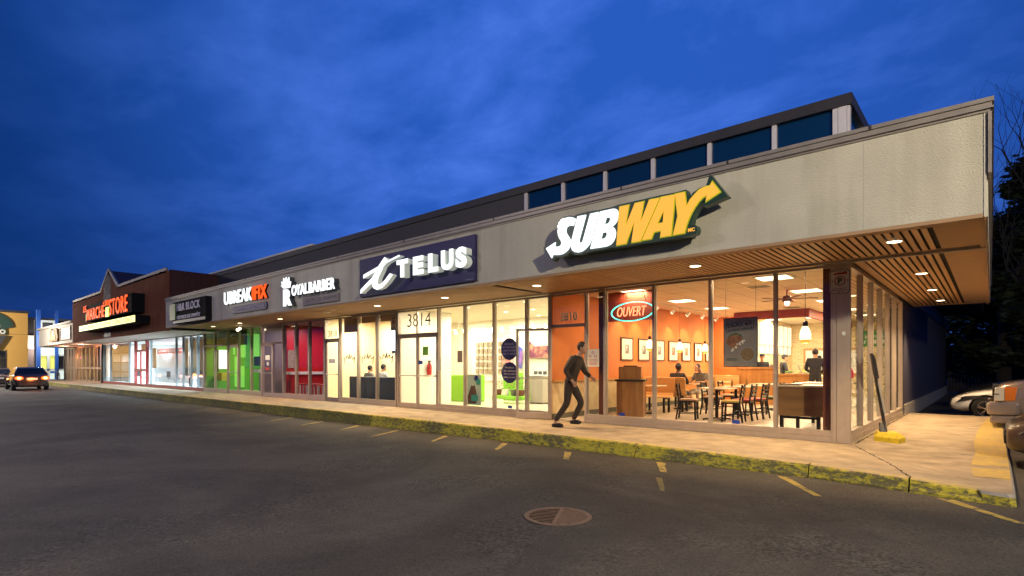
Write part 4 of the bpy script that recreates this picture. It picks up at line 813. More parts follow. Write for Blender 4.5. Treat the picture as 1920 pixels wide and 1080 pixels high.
# wall track and spots
t = thing('light_track', 'white ceiling track running above the orange wall', 'light track', (-5.5, 6, 3.1)); MB().box(-5.52, -5.48, 2.2, 10.0, 3.10, 3.129).build('rail', 'white_paint', t)
tr = thing('track_spotlight', 'x', 'spotlight', (0, 0, 0), group='spotlights on the restaurant track')
b = MB(); b.cyl((0, 0, -.02), (0, 0, -.13), .012, n=6); b.cyl((.03, 0, -.11), (-.07, 0, -.2), .04, .055, n=12); b.build('body', 'white_paint', tr); MB().cyl((-.0705, 0, -.2005), (-.075, 0, -.204), .05, n=12).build('lens', 'spot_glow', tr)
first = True
for i, y in enumerate((3.1, 4.1, 5.2, 6.3, 7.5, 8.7)):
    lab = 'small white track spotlight, '+ordn[i]+' from the window, washing the orange wall'
    if first: o = tr; first = False; o['label'] = lab
    else: o = copy_tree(tr, (0, 0, 0), 0, lab)
    o.location = (-5.5, y, 3.12)
    s = lum('track_spot_lamp', 'SPOT', (-5.6, y, 2.88), 60, (1, .72, .42), .03, spot=70); aim(s, (-6.2, y, 1.9))
# hanging window poster
mat('poster_grey', (.26, .225, .19), .6, var=.1, vscale=3); mat('poster_green', (.008, .035, .018), .5); mat('bread', (.36, .16, .05), .6, col2=(.22, .09, .03), vscale=14); mat('pasta', (.30, .20, .07), .6, col2=(.18, .11, .04), vscale=40); mat('lettuce', (.05, .12, .03), .6); mat('bowl', (.30, .28, .26), .5)
t = thing('window_poster', 'hanging green-bordered poster showing a sandwich and a bowl', 'poster', (-1.82, .14, 1.28)); MB().box(-2.14, -1.505, .135, .14, 1.28, 2.22).build('sheet', 'poster_green', t)
PX, PZ = -2.14, 1.28
MB().box(-2.125, -1.52, .131, .1345, 1.295, 2.205).build('background', 'poster_grey', t)
fm = MB(); a_ = Matrix.Rotation(rad(-5), 3, 'Y')
for cx_, cz_, sx_, sz_ in ((0, .085, .51, .008), (0, -.085, .51, .008), (-.255, 0, .008, .178), (.255, 0, .008, .178)):
    c = Vector((-1.835, .129, 2.055))+a_ @ Vector((cx_, 0, cz_)); fm.obox(c, (sx_, .003, sz_), a_)
fm.build('title_box', 'poster_green', t)
for body, bx, nm in (('DUO 6$', (-2.06, -1.60, 2.045, 2.125), 'title'), ('RAPIDO GRILLÉ', (-2.06, -1.60, 1.985, 2.025), 'title')):
    o = text(nm, body, (bx[0]+1.835, bx[1]+1.835, bx[2]-2.055, bx[3]-2.055), 0, .003, 'poster_green', t, bold=.035); o.data.transform(Matrix.Translation((-1.835, .1305, 2.055)) @ Matrix.Rotation(rad(-5), 4, 'Y'))
sw = [(-2.10, 1.76), (-2.05, 1.70), (-1.98, 1.635), (-1.90, 1.62), (-1.82, 1.70), (-1.77, 1.78), (-1.80, 1.86), (-1.88, 1.90), (-1.99, 1.885), (-2.07, 1.83)]
MB().prism([(-2.09, 1.80), (-2.02, 1.90), (-1.90, 1.935), (-1.80, 1.89), (-1.765, 1.80), (-1.9, 1.75)], .1295, .131).build('salad', 'lettuce', t); MB().prism(sw, .1275, .129).build('sandwich', 'bread', t)
b = MB(); rr = random.Random(4)
for i in range(16): q = i/15; b.ball((-1.97+.22*q+rr.uniform(-.02, .02), .128, 1.61+.19*q+rr.uniform(-.025, .02)), (.02, .003, .018), 7, 5)
b.build('filling', 'mat_board', t)
b = MB(); b.cyl((-1.69, .1305, 1.52), (-1.69, .1285, 1.52), .145, n=28); b.build('bowl', 'bowl', t); b = MB(); b.cyl((-1.69, .128, 1.52), (-1.69, .1265, 1.52), .125, n=28); b.build('pasta', 'pasta', t)
b = MB()
for i in range(3): b.box(-2.09, -1.88, .1295, .1305, 1.44-.02*i, 1.448-.02*i)
b.build('small_print', 'poster_green', t)
b = MB(); b.cyl((-2.1, .137, 2.22), (-2.1, .137, 3.0), .003, n=5); b.cyl((-1.54, .137, 2.22), (-1.54, .137, 3.0), .003, n=5); b.build('strings', 'frame_brown', t)
# neon sign
emit('neon_teal', (.10, .95, .72), 2.2); emit('neon_red', (1.0, .24, .10), 3.2); 
t = thing('neon_sign', 'oval neon sign reading OUVERT in red inside a teal ring', 'neon sign', (-4.15, .16, 2.37))
el = [(-4.13+.515*math.cos(2*math.pi*i/40)*1.0, 2.49+.205*math.sin(2*math.pi*i/40)) for i in range(40)]
b = MB(); tl = rad(2)
E2 = [(x, z+(x+4.13)*.03) for x, z in el]
for a, c in zip(E2, E2[1:]+E2[:1]): b.bar((a[0], .14, a[1]), (c[0], .14, c[1]), .020)
b.build('ring', 'neon_teal', t)
word('letters', 'OUVERT', (-4.50, -3.79, 2.39, 2.60), .15, .02, 'neon_red', t, bold=-.004, shear=.25)
b = MB(); b.bar((-4.3, .15, 2.7), (-4.22, .15, 3.05), .008); b.bar((-3.8, .15, 2.7), (-3.92, .15, 3.05), .008); b.bar((-3.88, .15, 2.9), (-3.78, .15, 3.05), .006); b.build('chains', 'frame_brown', t)
# address numerals on transoms
mat('numeral_pale', (.95, .88, .70), .5); mat('numeral_grey', (.20, .17, .13), .5)
o = text('door_number', '3810', (-5.98, -5.50, 2.37, 2.57), .035, .004, 'numeral_pale', None, bold=.03); tag(o, 'pale number 3810 on the glass above the open restaurant door', 'number')
o = text('door_number', '3814', (-11.85, -10.75, 2.50, 2.90), .035, .004, 'numeral_grey', None, bold=-.008); tag(o, 'large dark number 3814 on the glass above the double doors', 'number')
o = text('door_number', '3818', (-16.5, -15.9, 2.36, 2.58), .035, .004, 'numeral_grey', None, bold=.0); tag(o, 'thin number 3818 above the barber shop door', 'number')
# trash cabinet
t = thing('waste_cabinet', 'oak waste cabinet with a black counter lip behind the neon sign', 'cabinet', (-5.2, 1.75, .012))
cab = thing; ax = Matrix.Rotation(rad(22), 3, 'Z')
b = MB(); b.obox((-5.15, 1.95, .46), (.66, .62, .90), ax); b.build('body', 'oak_dark', t)
b = MB(); b.obox((-5.15, 1.95, .935), (.74, .70, .045), ax); b.build('counter_lip', 'black', t); b = MB(); b.obox((-5.18, 1.98, 1.12), (.56, .42, .32), ax); b.build('hood', 'oak_dark', t); b = MB(); b.obox((-5.18, 1.98, 1.295), (.34, .25, .03), ax); b.build('tray', 'black', t)
# tables and chairs
mat('pad_yellow', (.50, .36, .10), .5); mat('pad_red', (.40, .06, .035), .5); mat('pad_green', (.13, .14, .05), .5); mat('pad_tan', (.50, .30, .16), .5)
def table(label, x, y, rz=0):
    t = thing('cafe_table', label, 'table', (0, 0, 0), group='square restaurant tables')
    MB().box(-.37, .37, -.32, .32, .735, .765).build('top', 'laminate', t, bevel=.006); b = MB(); b.cyl((0, 0, .03), (0, 0, .735), .038); b.box(-.15, .15, -.15, .15, .72, .734); b.build('column', 'black_metal', t)
    b = MB()
    for k in range(4): a = math.pi/4+k*math.pi/2; b.bar((0, 0, .05), (.32*math.cos(a), .32*math.sin(a), .025), .05, .03); b.cyl((.32*math.cos(a), .32*math.sin(a), 0), (.32*math.cos(a), .32*math.sin(a), .03), .025, n=8)
    b.build('base', 'black_metal', t); t.location = (x, y, .012); t.rotation_euler.z = rz; return t
table('square table nearest the window, between the yellow and tan padded chairs', -3.15, 2.45); table('square table in the middle of the dining row', -3.15, 3.75); table('square table behind the middle one beside the green padded chair', -3.15, 5.0)
table('small square table at the end of the row near the partition', -3.2, 6.4)
def chair(label, pad, x, y, rz):
    """faces +Y before turning"""
    t = thing('chair', label, 'chair', (0, 0, 0), group='black ladder-back restaurant chairs')
    for s in (-1, 1):
        b = MB(); b.bar((s*.18, .19, 0), (s*.17, .17, .43), .035); b.build('leg', 'black_metal', t)
        b = MB(); b.bar((s*.19, -.26, 0), (s*.175, -.19, .44), .036); b.bar((s*.175, -.19, .43), (s*.17, -.25, .86), .036, .03); b.build('leg', 'black_metal', t)
    b = MB(); b.box(-.2, .2, -.2, .2, .42, .45); b.build('seat_frame', 'black_metal', t)
    b = MB(); b.box(-.205, .205, -.19, .21, .451, .50); b.build('seat', pad, t, bevel=.02)
    for z in (.60, .70, .80):
        b = MB(); b.box(-.17, .17, -.212-(z-.43)*.13-.008, -.212-(z-.43)*.13+.01, z-.02, z+.03); b.build('back_slat', 'black_metal', t)
    b = MB(); b.bar((-.18, .185, .15), (-.19, -.23, .15), .018); b.bar((.18, .185, .15), (.19, -.23, .15), .018); b.bar((-.18, .18, .2), (.18, .18, .2), .018); b.bar((-.18, -.22, .2), (.18, -.22, .2), .018); b.build('stretcher', 'black_metal', t)
    t.location = (x, y, .012); t.rotation_euler.z = rz; return t
E90 = rad(90)
chair('black chair with a tan seat pad, left of the nearest table', 'pad_tan', -3.72, 2.15, -E90+.25)
chair('black chair with a yellow seat pad, nearest the window', 'pad_yellow', -2.72, 2.25, E90+.15)
chair('black chair with a red seat pad behind the yellow one', 'pad_red', -2.66, 2.85, E90)
chair('black chair with a red seat pad at the middle table, right side', 'pad_red', -2.58, 3.5, E90-.1)
chair('black chair with a green seat pad by the window mullion', 'pad_green', -2.52, 4.6, E90)
chair('black chair with a tan seat pad on the far side of the middle table', 'pad_tan', -3.75, 3.75, -E90); chair('black chair with a tan seat pad at the third table, left side', 'pad_tan', -3.75, 4.95, -E90); chair('black chair with a tan seat pad at the farthest table', 'pad_tan', -2.6, 6.2, E90)
# booths: bent ply benches
def bench(label, x0, x1, y, d):
    """seat faces +d along y"""
    t = thing('booth_bench', label, 'bench', ((x0+x1)/2, y, .012), group='bent plywood booth benches')
    prof = [(0, .98), (.03*d, .97), (.09*d, .55), (.14*d, .47), (.22*d, .445), (.50*d, .45), (.50*d, .425), (.20*d, .42), (.11*d, .45), (.05*d, .54), (-.03*d, .97)]
    b = MB(); b.prism([(y+a, z) for a, z in prof], x0, x1, 'yz'); b.build('seat_shell', 'ply', t)
    for x in (x0+.12, x1-.12):
        b = MB(); b.bar((x, y+.12*d, .012), (x, y+.12*d, .46), .05); b.bar((x, y+.42*d, .012), (x, y+.42*d, .43), .05); b.bar((x, y+.12*d, .40), (x, y+.42*d, .40), .04); b.build('leg_frame', 'black_metal', t)
    return t
bench('plywood booth bench with its back to the window, holding the diner in black', -5.85, -4.6, 3.95, 1); bench('plywood booth bench facing the window, under the man in the open shirt', -5.85, -4.75, 6.25, -1)
bench('plywood booth bench nearest the window, facing it', -5.85, -4.85, 3.85, -1); bench('plywood booth bench at the far end near the back wall', -5.85, -4.7, 8.6, -1); bench('plywood booth bench beside the poster, back to the window', -5.85, -4.7, 6.45, 1)
def btable(label, x, y):
    t = thing('booth_table', label, 'table', (x, y, .012), group='booth tables'); MB().box(x-.5, x+.5, y-.3, y+.3, .75, .78).build('top', 'laminate', t, bevel=.006); b = MB(); b.cyl((x, y, .012), (x, y, .75), .04); b.cyl((x, y, .012), (x, y, .04), .22); b.build('pedestal', 'black_metal', t)
btable('booth table between the two seated diners', -5.2, 5.05); btable('booth table nearest the window behind the waste cabinet', -5.3, 2.95); btable('booth table at the far end by the orange wall', -5.2, 7.6)
# window bar
t = thing('window_bar', 'high oak counter with a wooden apron on black legs by the corner window', 'counter', (-1.1, 1.0, .012))
bx = [(-1.36, .62), (-.46, .62), (-.46, 2.6), (-1.36, 2.6)]
MB().prism([(-1.40, .58), (-.45, .58), (-.45, 3.4), (-1.40, 3.4)], .90, .935, 'xy').build('top', 'laminate', t)
MB().box(-1.37, -.48, .62, .65, .36, .898).build('apron', 'counter_front', t); MB().box(-1.37, -1.34, .651, 3.3, .36, .898).build('apron', 'counter_front', t)
b = MB()
for x, y in ((-1.25, .74), (-.62, .74), (-1.25, 1.9), (-1.25, 3.2), (-.62, 2.0)): b.box(x-.03, x+.03, y-.03, y+.03, .012, .898)
b.box(-1.28, -.6, .72, .76, .30, .345); b.box(-1.27, -1.23, .76, 3.2, .30, .345); b.build('legs', 'black_metal', t)
tag(MB().box(-1.3, -.95, .75, 1.05, .936, .955).build('tray', 'black', None), 'black tray lying on the window bar', 'tray'); tag(MB().box(-1.05, -.75, 1.4, 1.75, .936, .965).build('paper_bag', 'bright_white', None), 'folded white paper wrap on the window bar', 'paper'); tag(MB().box(-.8, -.6, 1.9, 2.0, .936, .97).build('napkin_pack', 'veg_green', None), 'green napkin pack on the window bar', 'napkins')
b = MB(); rr = random.Random(9); mat('bottle_brown', (.20, .12, .03), .3)
for i in range(3): 
    x = -3.2+rr.uniform(-.12, .12); o = MB().lathe((x, 2.4+1.3*i, .777), [(0, 0), (.03, 0), (.03, .10), (.012, .14), (.012, .17), (0, .17)], 10).build('sauce_bottle', 'bottle_brown', None, smooth=True); tag(o, ['small sauce bottle on the nearest square table', 'small sauce bottle on the middle square table', 'small sauce bottle on the third square table'][i], 'bottle', 'sauce bottles')
# --- phone shop
WHT = (1, .86, .62)
mat('shop_white', (.80, .75, .65), .6); mat('shop_ceiling', (.72, .64, .50), .7); mat('shop_floor', (.62, .55, .44), .25); mat('lime', (.20, .50, .03), .4); mat('case_brown', (.16, .10, .05), .5, col2=(.55, .48, .38), vscale=30); mat('display_grey', (.38, .34, .28), .4)
part(MB().box(-15.9, -6.34, .11, 9, -.1, .012), 'phone_shop_floor', 'shop_floor'); part(MB().box(-15.9, -6.34, .11, 9, 3.13, 3.2), 'phone_shop_ceiling', 'shop_ceiling')
part(MB().box(-15.9, -6.33, 5.5, 5.6, .012, 3.125), 'phone_shop_back_wall', 'shop_white'); part(MB().box(-16, -15.9, 2.3, 8, .012, 3.125), 'phone_shop_left_wall', 'shop_white'); part(MB().box(-6.335, -6.325, .12, 8, .012, 3.125), 'phone_shop_right_wall', 'shop_white')
part(MB().box(-12.46, -12.34, .11, 2.3, .012, 3.125), 'party_wall', 'shop_white')
b = MB(); b.box(-11.75, -11.70, .3, .36, .012, 3.1); part(b, 'lobby_frame', 'aluminium')
for x in (-14.2, -11.6, -9.4, -7.5):
    for y in (2.8, 4.6): lum('shop_ceiling_lamp', 'AREA', (x, y, 3.05), 82, WHT, .6)
lum('lobby_lamp', 'AREA', (-11.2, .9, 3.05), 75, WHT, .5)
dl = thing('ceiling_spot', 'x', 'ceiling light', (0, 0, 0), group='small round ceiling lights in the phone shop'); MB().cyl((0, 0, -.004), (0, 0, -.001), .07, n=14).build('lens', 'spot_glow', dl)
first = True
for i, x in enumerate((-10.6, -9.4, -8.2, -7.1)):
    for j, y in enumerate((1.4, 3.2, 5.0)):
        lab = 'round phone shop ceiling light, '+ordn[i]+' column from the doors, '+ordn[j]+' row back'
        if first: o = dl; first = False; o['label'] = lab
        else: o = copy_tree(dl, (0, 0, 0), 0, lab)
        o.location = (x, y, 3.13)
t = thing('light_track', 'white track of spotlights across the phone shop ceiling', 'light track', (-11, 4.2, 2.9)); b = MB(); b.box(-14.5, -9.5, 4.18, 4.22, 2.72, 2.76); b.cyl((-14, 4.2, 2.76), (-14, 4.2, 3.13), .01, n=5); b.cyl((-10.5, 4.2, 2.76), (-10.5, 4.2, 3.13), .01, n=5); b.build('rail', 'white_paint', t)
for i in range(10): b = MB(); b.cyl((-14.2+i*.5, 4.2, 2.715), (-14.2+i*.5, 4.26, 2.56), .045, .06, n=10); b.build('spot', 'spot_glow', t)
t = thing('case_rack', 'white wall rack hung with rows of phone cases', 'rack', (-13, 5.4, 1.0)); MB().box(-14.5, -12.1, 5.43, 5.49, .7, 2.4).build('panel', 'bright_white', t)
rr = random.Random(2)
for r in range(5):
    for c in range(8):
        if c == 4: continue
        x = -14.2+c*.25; z = .98+r*.27; MB().box(x, x+.16, 5.36, 5.42, z, z+.2).build('phone_case', 'case_brown', t)
t = thing('green_counter', 'bright lime green sales counter in the phone shop', 'counter', (-12.6, 3.4, .012)); MB().box(-13.25, -12.15, 3.0, 3.8, .012, .97).build('body', 'lime', t, bevel=.04)
t = thing('green_shelf', 'low lime green display bench with potted plants', 'display', (-10.7, 3.5, .012)); MB().box(-11.35, -9.95, 3.3, 3.75, .16, .28).build('top', 'lime', t, bevel=.02); b = MB()
for x in (-11.3, -10.8, -10.4, -10.0): b.bar((x, 3.34, .012), (x+.03, 3.4, .16), .015)
b.build('leg', 'steel', t)
t = tag(MB().box(-12.0, -11.4, 4.6, 5.1, .012, 1.05).build('green_pillar', 'lime', None, bevel=.03), 'lime green display pillar behind the window stickers', 'display')
mat('leaf_mixed', (.05, .14, .03), .6, col2=(.32, .12, .10), vscale=20)
rr = random.Random(12)
for i in range(4):
    x = -11.2+i*.35; t = thing('potted_plant', ['leafy potted plant at the left end of the lime bench', 'second potted plant on the lime bench', 'third potted plant on the lime bench', 'potted plant at the right end of the lime bench'][i], 'plant', (x, 3.5, .28), group='potted plants on the lime bench')
    MB().lathe((x, 3.5, .281), [(0, 0), (.09, 0), (.12, .2), (.10, .2), (0, .18)], 12).build('pot', ['wood_post', 'bright_white', 'base_grey', 'wood_post'][i], t); b = MB()
    for q in range(70):
        a = rr.uniform(0, 6.28); r = rr.uniform(.02, .22); z = rr.uniform(.42, .92); c = Vector((x+r*math.cos(a), 3.5+r*math.sin(a), z)); m3 = Matrix.Rotation(rr.uniform(0, 6), 3, 'Z') @ Matrix.Rotation(rr.uniform(-1, 1), 3, 'X'); s = .045
        b.face([c+m3 @ Vector(p) for p in ((-s, 0, 0), (0, -s*.4, 0), (s, 0, 0), (0, s*.4, 0))])
    b.build('leaves', 'leaf_mixed', t)
t = thing('display_table', 'grey faceted demo table with phones on top by the party wall', 'table', (-10.0, 4.3, .012))
hx = [(-9.9+.42*math.cos(rad(60*i+20)), 4.2+.42*math.sin(rad(60*i+20))) for i in range(6)]
MB().prism(hx, .06, .96, 'xy').build('body', 'display_grey', t); MB().prism([(-9.9+(p[0]+9.9)*1.06, 4.2+(p[1]-4.2)*1.06) for p in hx], .961, 1.0, 'xy').build('top', 'bright_white', t); MB().prism([(-9.9+(p[0]+9.9)*.9, 4.2+(p[1]-4.2)*.9) for p in hx], .012, .059, 'xy').build('plinth', 'base_grey', t)
for k in range(3): MB().box(-10.1+k*.2, -9.98+k*.2, 4.1, 4.16, 1.001, 1.12).build('phone', 'slate', t)
mat('print_purple', (.16, .03, .08), .5, col2=(.55, .25, .15), vscale=3); mat('print_pink', (.75, .20, .25), .5, col2=(.8, .5, .5), vscale=2); mat('print_blue', (.05, .08, .45), .5, col2=(.4, .15, .5), vscale=2)
for (x0, x1, z0, z1, m_, lab) in ((-11.5, -10.4, 1.6, 2.15, 'print_purple', 'dark purple advert panel on the back wall beside the open door'), (-12.75, -12.15, 1.1, 1.7, 'print_pink', 'pink advert panel behind the navy window stickers'), (-12.1, -11.7, 1.2, 2.05, 'print_blue', 'slanting blue advert panel on the phone shop back wall')):
    if m_ == 'print_purple': o = MB().prism([(x0, z0), (x1, z0), (x1, z1-.1), (x0+.35, z1-.12), (x0, z1+.18)], 5.4, 5.45).build('advert_panel', m_)
    elif m_ == 'print_blue': o = MB().prism([(x0, z1), (x0+.1, z1+.1), (x1, z1-.1), (x1-.05, z0), (x0+.2, z0)], 5.35, 5.4).build('advert_panel', m_)
    else: o = MB().box(x0, x1, 5.4, 5.45, z0, z1).build('advert_panel', m_)
    tag(o, lab, 'advert')
for (cx_, cz_, r_, lab, lines) in ((-7.63, 1.735, .285, 'upper round navy sticker on the phone shop window', ('INSCRIVEZ-VOUS', 'ET OBTENEZ', 'UNE REMISE', 'DE 2 ANS')), (-7.62, 1.125, .275, 'lower round navy sticker with white lettering about the 4G network', ('Profitez', 'du réseau', '4G le plus', 'fiable au pays'))):
    t = thing('window_sticker', lab, 'sticker', (cx_, .03, cz_-r_), group='round navy window stickers'); b = MB(); b.cyl((cx_, .040, cz_), (cx_, .036, cz_), r_, n=32); b.build('disc', 'sign_navy', t)
    for i, s in enumerate(lines):
        w = r_*(.55 if i in (0,) else .75); zz = cz_+.13-i*.085; text('lettering', s, (cx_-w, cx_+w, zz-.022, zz+.028), .0355, .002, 'letter_lilac' if cz_ > 1.5 else 'mat_board', t)
t = thing('window_poster', 'pale poster of a brown animal with balloons in the phone shop window', 'poster', (-8.9, .05, .22)); mat('poster_mint', (.42, .50, .42), .6); mat('fur', (.10, .05, .03), .8, var=.3, vscale=30); mat('balloon_teal', (.05, .30, .25), .4); mat('balloon_navy', (.03, .03, .15), .4)
MB().box(-9.22, -8.68, .060, .066, .22, 1.06).build('sheet', 'poster_mint', t)
MB().prism([(-9.18, .25), (-9.2, .45), (-9.12, .62), (-9.08, .70), (-9.06, .76), (-9.02, .74), (-8.96, .75), (-8.92, .77), (-8.90, .70), (-8.86, .60), (-8.84, .45), (-8.86, .27)], .056, .059).build('animal', 'fur', t)
b = MB(); b.cyl((-8.86, .058, .96), (-8.86, .055, .96), .08, n=18); b.build('balloon', 'balloon_navy', t); b = MB(); b.cyl((-8.78, .054, .86), (-8.78, .051, .86), .085, n=18); b.build('balloon', 'balloon_teal', t); MB().box(-9.05, -8.78, .050, .053, .33, .50).build('card', 'balloon_teal', t)
t = thing('fire_extinguisher', 'red fire extinguisher hanging on the white wall behind the double doors', 'extinguisher', (-12.2, 1.25, .95)); b = MB(); b.lathe((-12.25, 1.25, 1.0), [(0, 0), (.07, 0), (.08, .03), (.08, .32), (.04, .4), (0, .41)], 14); b.build('cylinder', 'red_paint', t, smooth=True); b = MB(); b.box(-12.29, -12.21, 1.22, 1.28, 1.41, 1.48); b.bar((-12.2, 1.2, 1.46), (-12.15, 1.18, 1.2), .02); b.build('valve', 'black', t)
for (x0, x1, z0, z1, y, m_, lab) in ((-11.1, -10.85, 1.62, 1.88, .02, 'green_tag', 'lime green notice on the right leaf of the double doors'), (-10.36, -10.22, 1.15, 1.5, -.04, 'mat_board', 'pinkish access notice on the mullion right of the double doors'), (-5.215, -4.9, 1.28, 1.68, .02, 'mat_board', 'small grey notice with round symbols on the glass beside the open door'), (-12.0, -11.75, 1.42, 1.82, 2.28, 'frame_brown', 'dark framed notice inside the phone shop'), (-11.3, -11.1, 1.35, 1.46, 0.01, 'blue_sticker', 'small navy sticker on the double doors')):
    o = MB().box(x0, x1, y, y+.006, z0, z1).build('notice', m_); tag(o, lab, 'notice')
    if 'symbols' in lab:
        b = MB()
        for cx_, cz_ in ((-5.06, 1.60), (-5.13, 1.52), (-4.99, 1.52)): b.prism([(cx_+.032*math.cos(i*rad(30)), cz_+.032*math.sin(i*rad(30))) for i in range(12)], y-.002, y-.0005, holes=[[(cx_+.022*math.cos(i*rad(30)), cz_+.022*math.sin(i*rad(30))) for i in range(12)]])
        for i in range(5): b.box(-5.17, -4.95, y-.002, y-.0005, 1.44-.03*i, 1.45-.03*i)
        b.build('symbols', 'red_paint', o)
for (x, lab) in ((-4.32, 'small blue sticker at the foot of the pane in front of the waste cabinet'), (-1.87, 'small blue sticker at the foot of the pane under the poster'), (-7.60, 'small dark sticker at the foot of the pane under the round stickers')):
    tag(MB().box(x-.07, x+.07, .034, .038, .20, .27).build('pane_sticker', 'blue_sticker'), lab, 'sticker', 'small stickers at the foot of the panes')
# --- barber shop
part(MB().box(-16.74, -12.47, .11, 2.2, -.1, .012), 'barber_floor', 'shop_floor'); part(MB().box(-16.74, -12.47, .11, 2.2, 3.13, 3.2), 'barber_ceiling', 'shop_ceiling'); mat('barber_wall', (.80, .66, .42), .6, var=.03, vscale=2)
part(MB().box(-16.74, -12.47, 2.2, 2.29, .012, 3.125), 'barber_back_wall', 'barber_wall'); part(MB().box(-16.80, -16.745, .11, 2.2, .012, 3.125), 'barber_left_wall', 'barber_wall')
lum('barber_lamp', 'AREA', (-15.7, 1.1, 3.0), 170, WHT, .7); lum('barber_lamp', 'AREA', (-13.6, 1.1, 3.0), 170, WHT, .7)
t = thing('sofa', 'long dark sofa backing onto the barber shop windows', 'sofa', (-14.2, .6, .012)); MB().box(-15.55, -12.5, .30, .48, .012, .93).build('back', 'slate', t, bevel=.03); MB().box(-15.55, -12.5, .482, 1.0, .012, .45).build('seat', 'slate', t, bevel=.03)
mat('crown_grey', (.12, .11, .09), .6)
cr0 = [(-.3, .0), (-.36, .34), (-.22, .2), (-.16, .42), (-.05, .22), (0, .48), (.05, .22), (.16, .42), (.22, .2), (.36, .34), (.3, 0)]
for i, x in enumerate((-15.12, -14.0, -12.95)):
    bb = MB(); cp_ = [(x+a*.95, 1.38+c*.72) for a, c in cr0]
    for p_, q_ in zip(cp_, cp_[1:]+cp_[:1]): bb.bar((p_[0], .038, p_[1]), (q_[0], .038, q_[1]), .034, .003)
    o = bb.build('crown_decal', 'crown_grey'); tag(o, ['thin grey crown outline on the barber pane beside its door', 'thin grey crown outline on the middle barber pane', 'thin grey crown outline on the barber pane next to the barber light'][i], 'window decal', 'crown outlines on the barber windows')
t = thing('blind', 'brown blind rolled a third down the left barber window', 'blind', (-15.1, .15, 2.5)); MB().box(-15.6, -14.62, .13, .15, 2.48, 2.98).build('fabric', 'pad_tan', t)
t = thing('blind', 'brown blind rolled slightly down the middle barber window', 'blind', (-14, .15, 2.8)); MB().box(-14.5, -13.5, .13, .15, 2.76, 2.98).build('fabric', 'pad_tan', t)
t = thing('blind', 'brown blind rolled slightly down the right barber window', 'blind', (-12.95, .15, 2.8)); MB().box(-13.4, -12.55, .13, .15, 2.76, 2.98).build('fabric', 'pad_tan', t)
emit('tube_white', (.82, .88, 1.0), 5); t = thing('barber_light', 'lit white cylinder lamp with chrome ends in the barber window', 'lamp', (-12.68, .2, 1.75))
MB().cyl((-12.72, .22, 1.80), (-12.72, .22, 2.55), .11, n=18).build('tube', 'tube_white', t, smooth=True); b = MB(); b.cyl((-12.72, .22, 1.70), (-12.72, .22, 1.799), .13, n=18); b.cyl((-12.72, .22, 2.551), (-12.72, .22, 2.65), .13, n=18); b.build('cap', 'steel', t)
t = thing('notice', 'white notices taped to the barber door', 'notice', (-16.2, .02, 1.35)); MB().box(-16.45, -16.0, .02, .026, 1.40, 1.55).build('sheet', 'bright_white', t)
# --- red shop
mat('shop_grey', (.20, .17, .17), .7); mat('red_gloss', (.50, .015, .012), .35); mat('dim_floor', (.25, .22, .21), .3)
part(MB().box(-21.86, -16.81, .11, 6, -.1, .012), 'red_shop_floor', 'dim_floor'); part(MB().box(-21.86, -16.81, .11, 6, 3.13, 3.2), 'red_shop_ceiling', 'shop_grey'); part(MB().box(-21.86, -16.81, 5.9, 6, .012, 3.125), 'red_shop_back_wall', 'shop_grey'); part(MB().box(-21.9, -21.861, .11, 6, .012, 3.125), 'red_shop_left_wall', 'shop_grey'); part(MB().box(-16.84, -16.806, .11, 6, .012, 3.125), 'red_shop_right_wall', 'shop_grey')
for y0, y1 in ((1.08, 1.42), (1.66, 2.05), (2.2, 3.1)): part(MB().box(-21.85, -21.80, y0, y1, .012, 3.12), 'red_panel', 'red_gloss')
t = thing('reception_desk', 'white desk with a red front in the red shop', 'desk', (-21.4, 1.9, .012)); MB().box(-21.6, -21.2, .95, 2.9, .92, 1.04).build('top', 'bright_white', t); MB().box(-21.55, -21.25, 1.0, 2.85, .012, .919).build('front', 'red_gloss', t)
t = thing('poster', 'portrait poster on the wall of the red shop', 'poster', (-21.7, 1.25, 1.2)); MB().box(-21.79, -21.76, 1.12, 1.40, 1.2, 2.0).build('sheet', 'case_brown', t)
for i, x in enumerate((-20.1, -19.2, -18.3)):
    t = thing('stool', ['white-legged stool by the left pane of the red shop', 'white-legged stool by the middle pane of the red shop', 'white-legged stool by the right pane of the red shop'][i], 'stool', (x, .9, .012), group='stools in the red shop'); MB().box(x-.22, x+.22, .7, 1.1, .5, .56).build('seat', 'red_gloss', t, bevel=.02); b = MB()
    for dx in (-.19, .19):
        for dy in (.73, 1.07): b.bar((x+dx, dy, .012), (x+dx, dy, .5), .04)
    b.build('leg', 'bright_white', t)
lum('red_shop_lamp', 'AREA', (-20.3, 2.2, 3.0), 70, (1, .66, .66), .6); lum('red_shop_lamp', 'AREA', (-20.8, 1.0, 3.0), 30, (1, .8, .7), .5)
t = thing('notice', 'papers and a red card stuck on the red shop door', 'notice', (-21.3, .02, 1.2)); MB().box(-21.55, -21.15, .015, .02, 1.55, 1.75).box(-21.42, -21.25, .015, .02, 1.32, 1.46).build('paper', 'bright_white', t); MB().box(-21.55, -21.2, .015, .02, 1.12, 1.24).build('card', 'red_gloss', t)
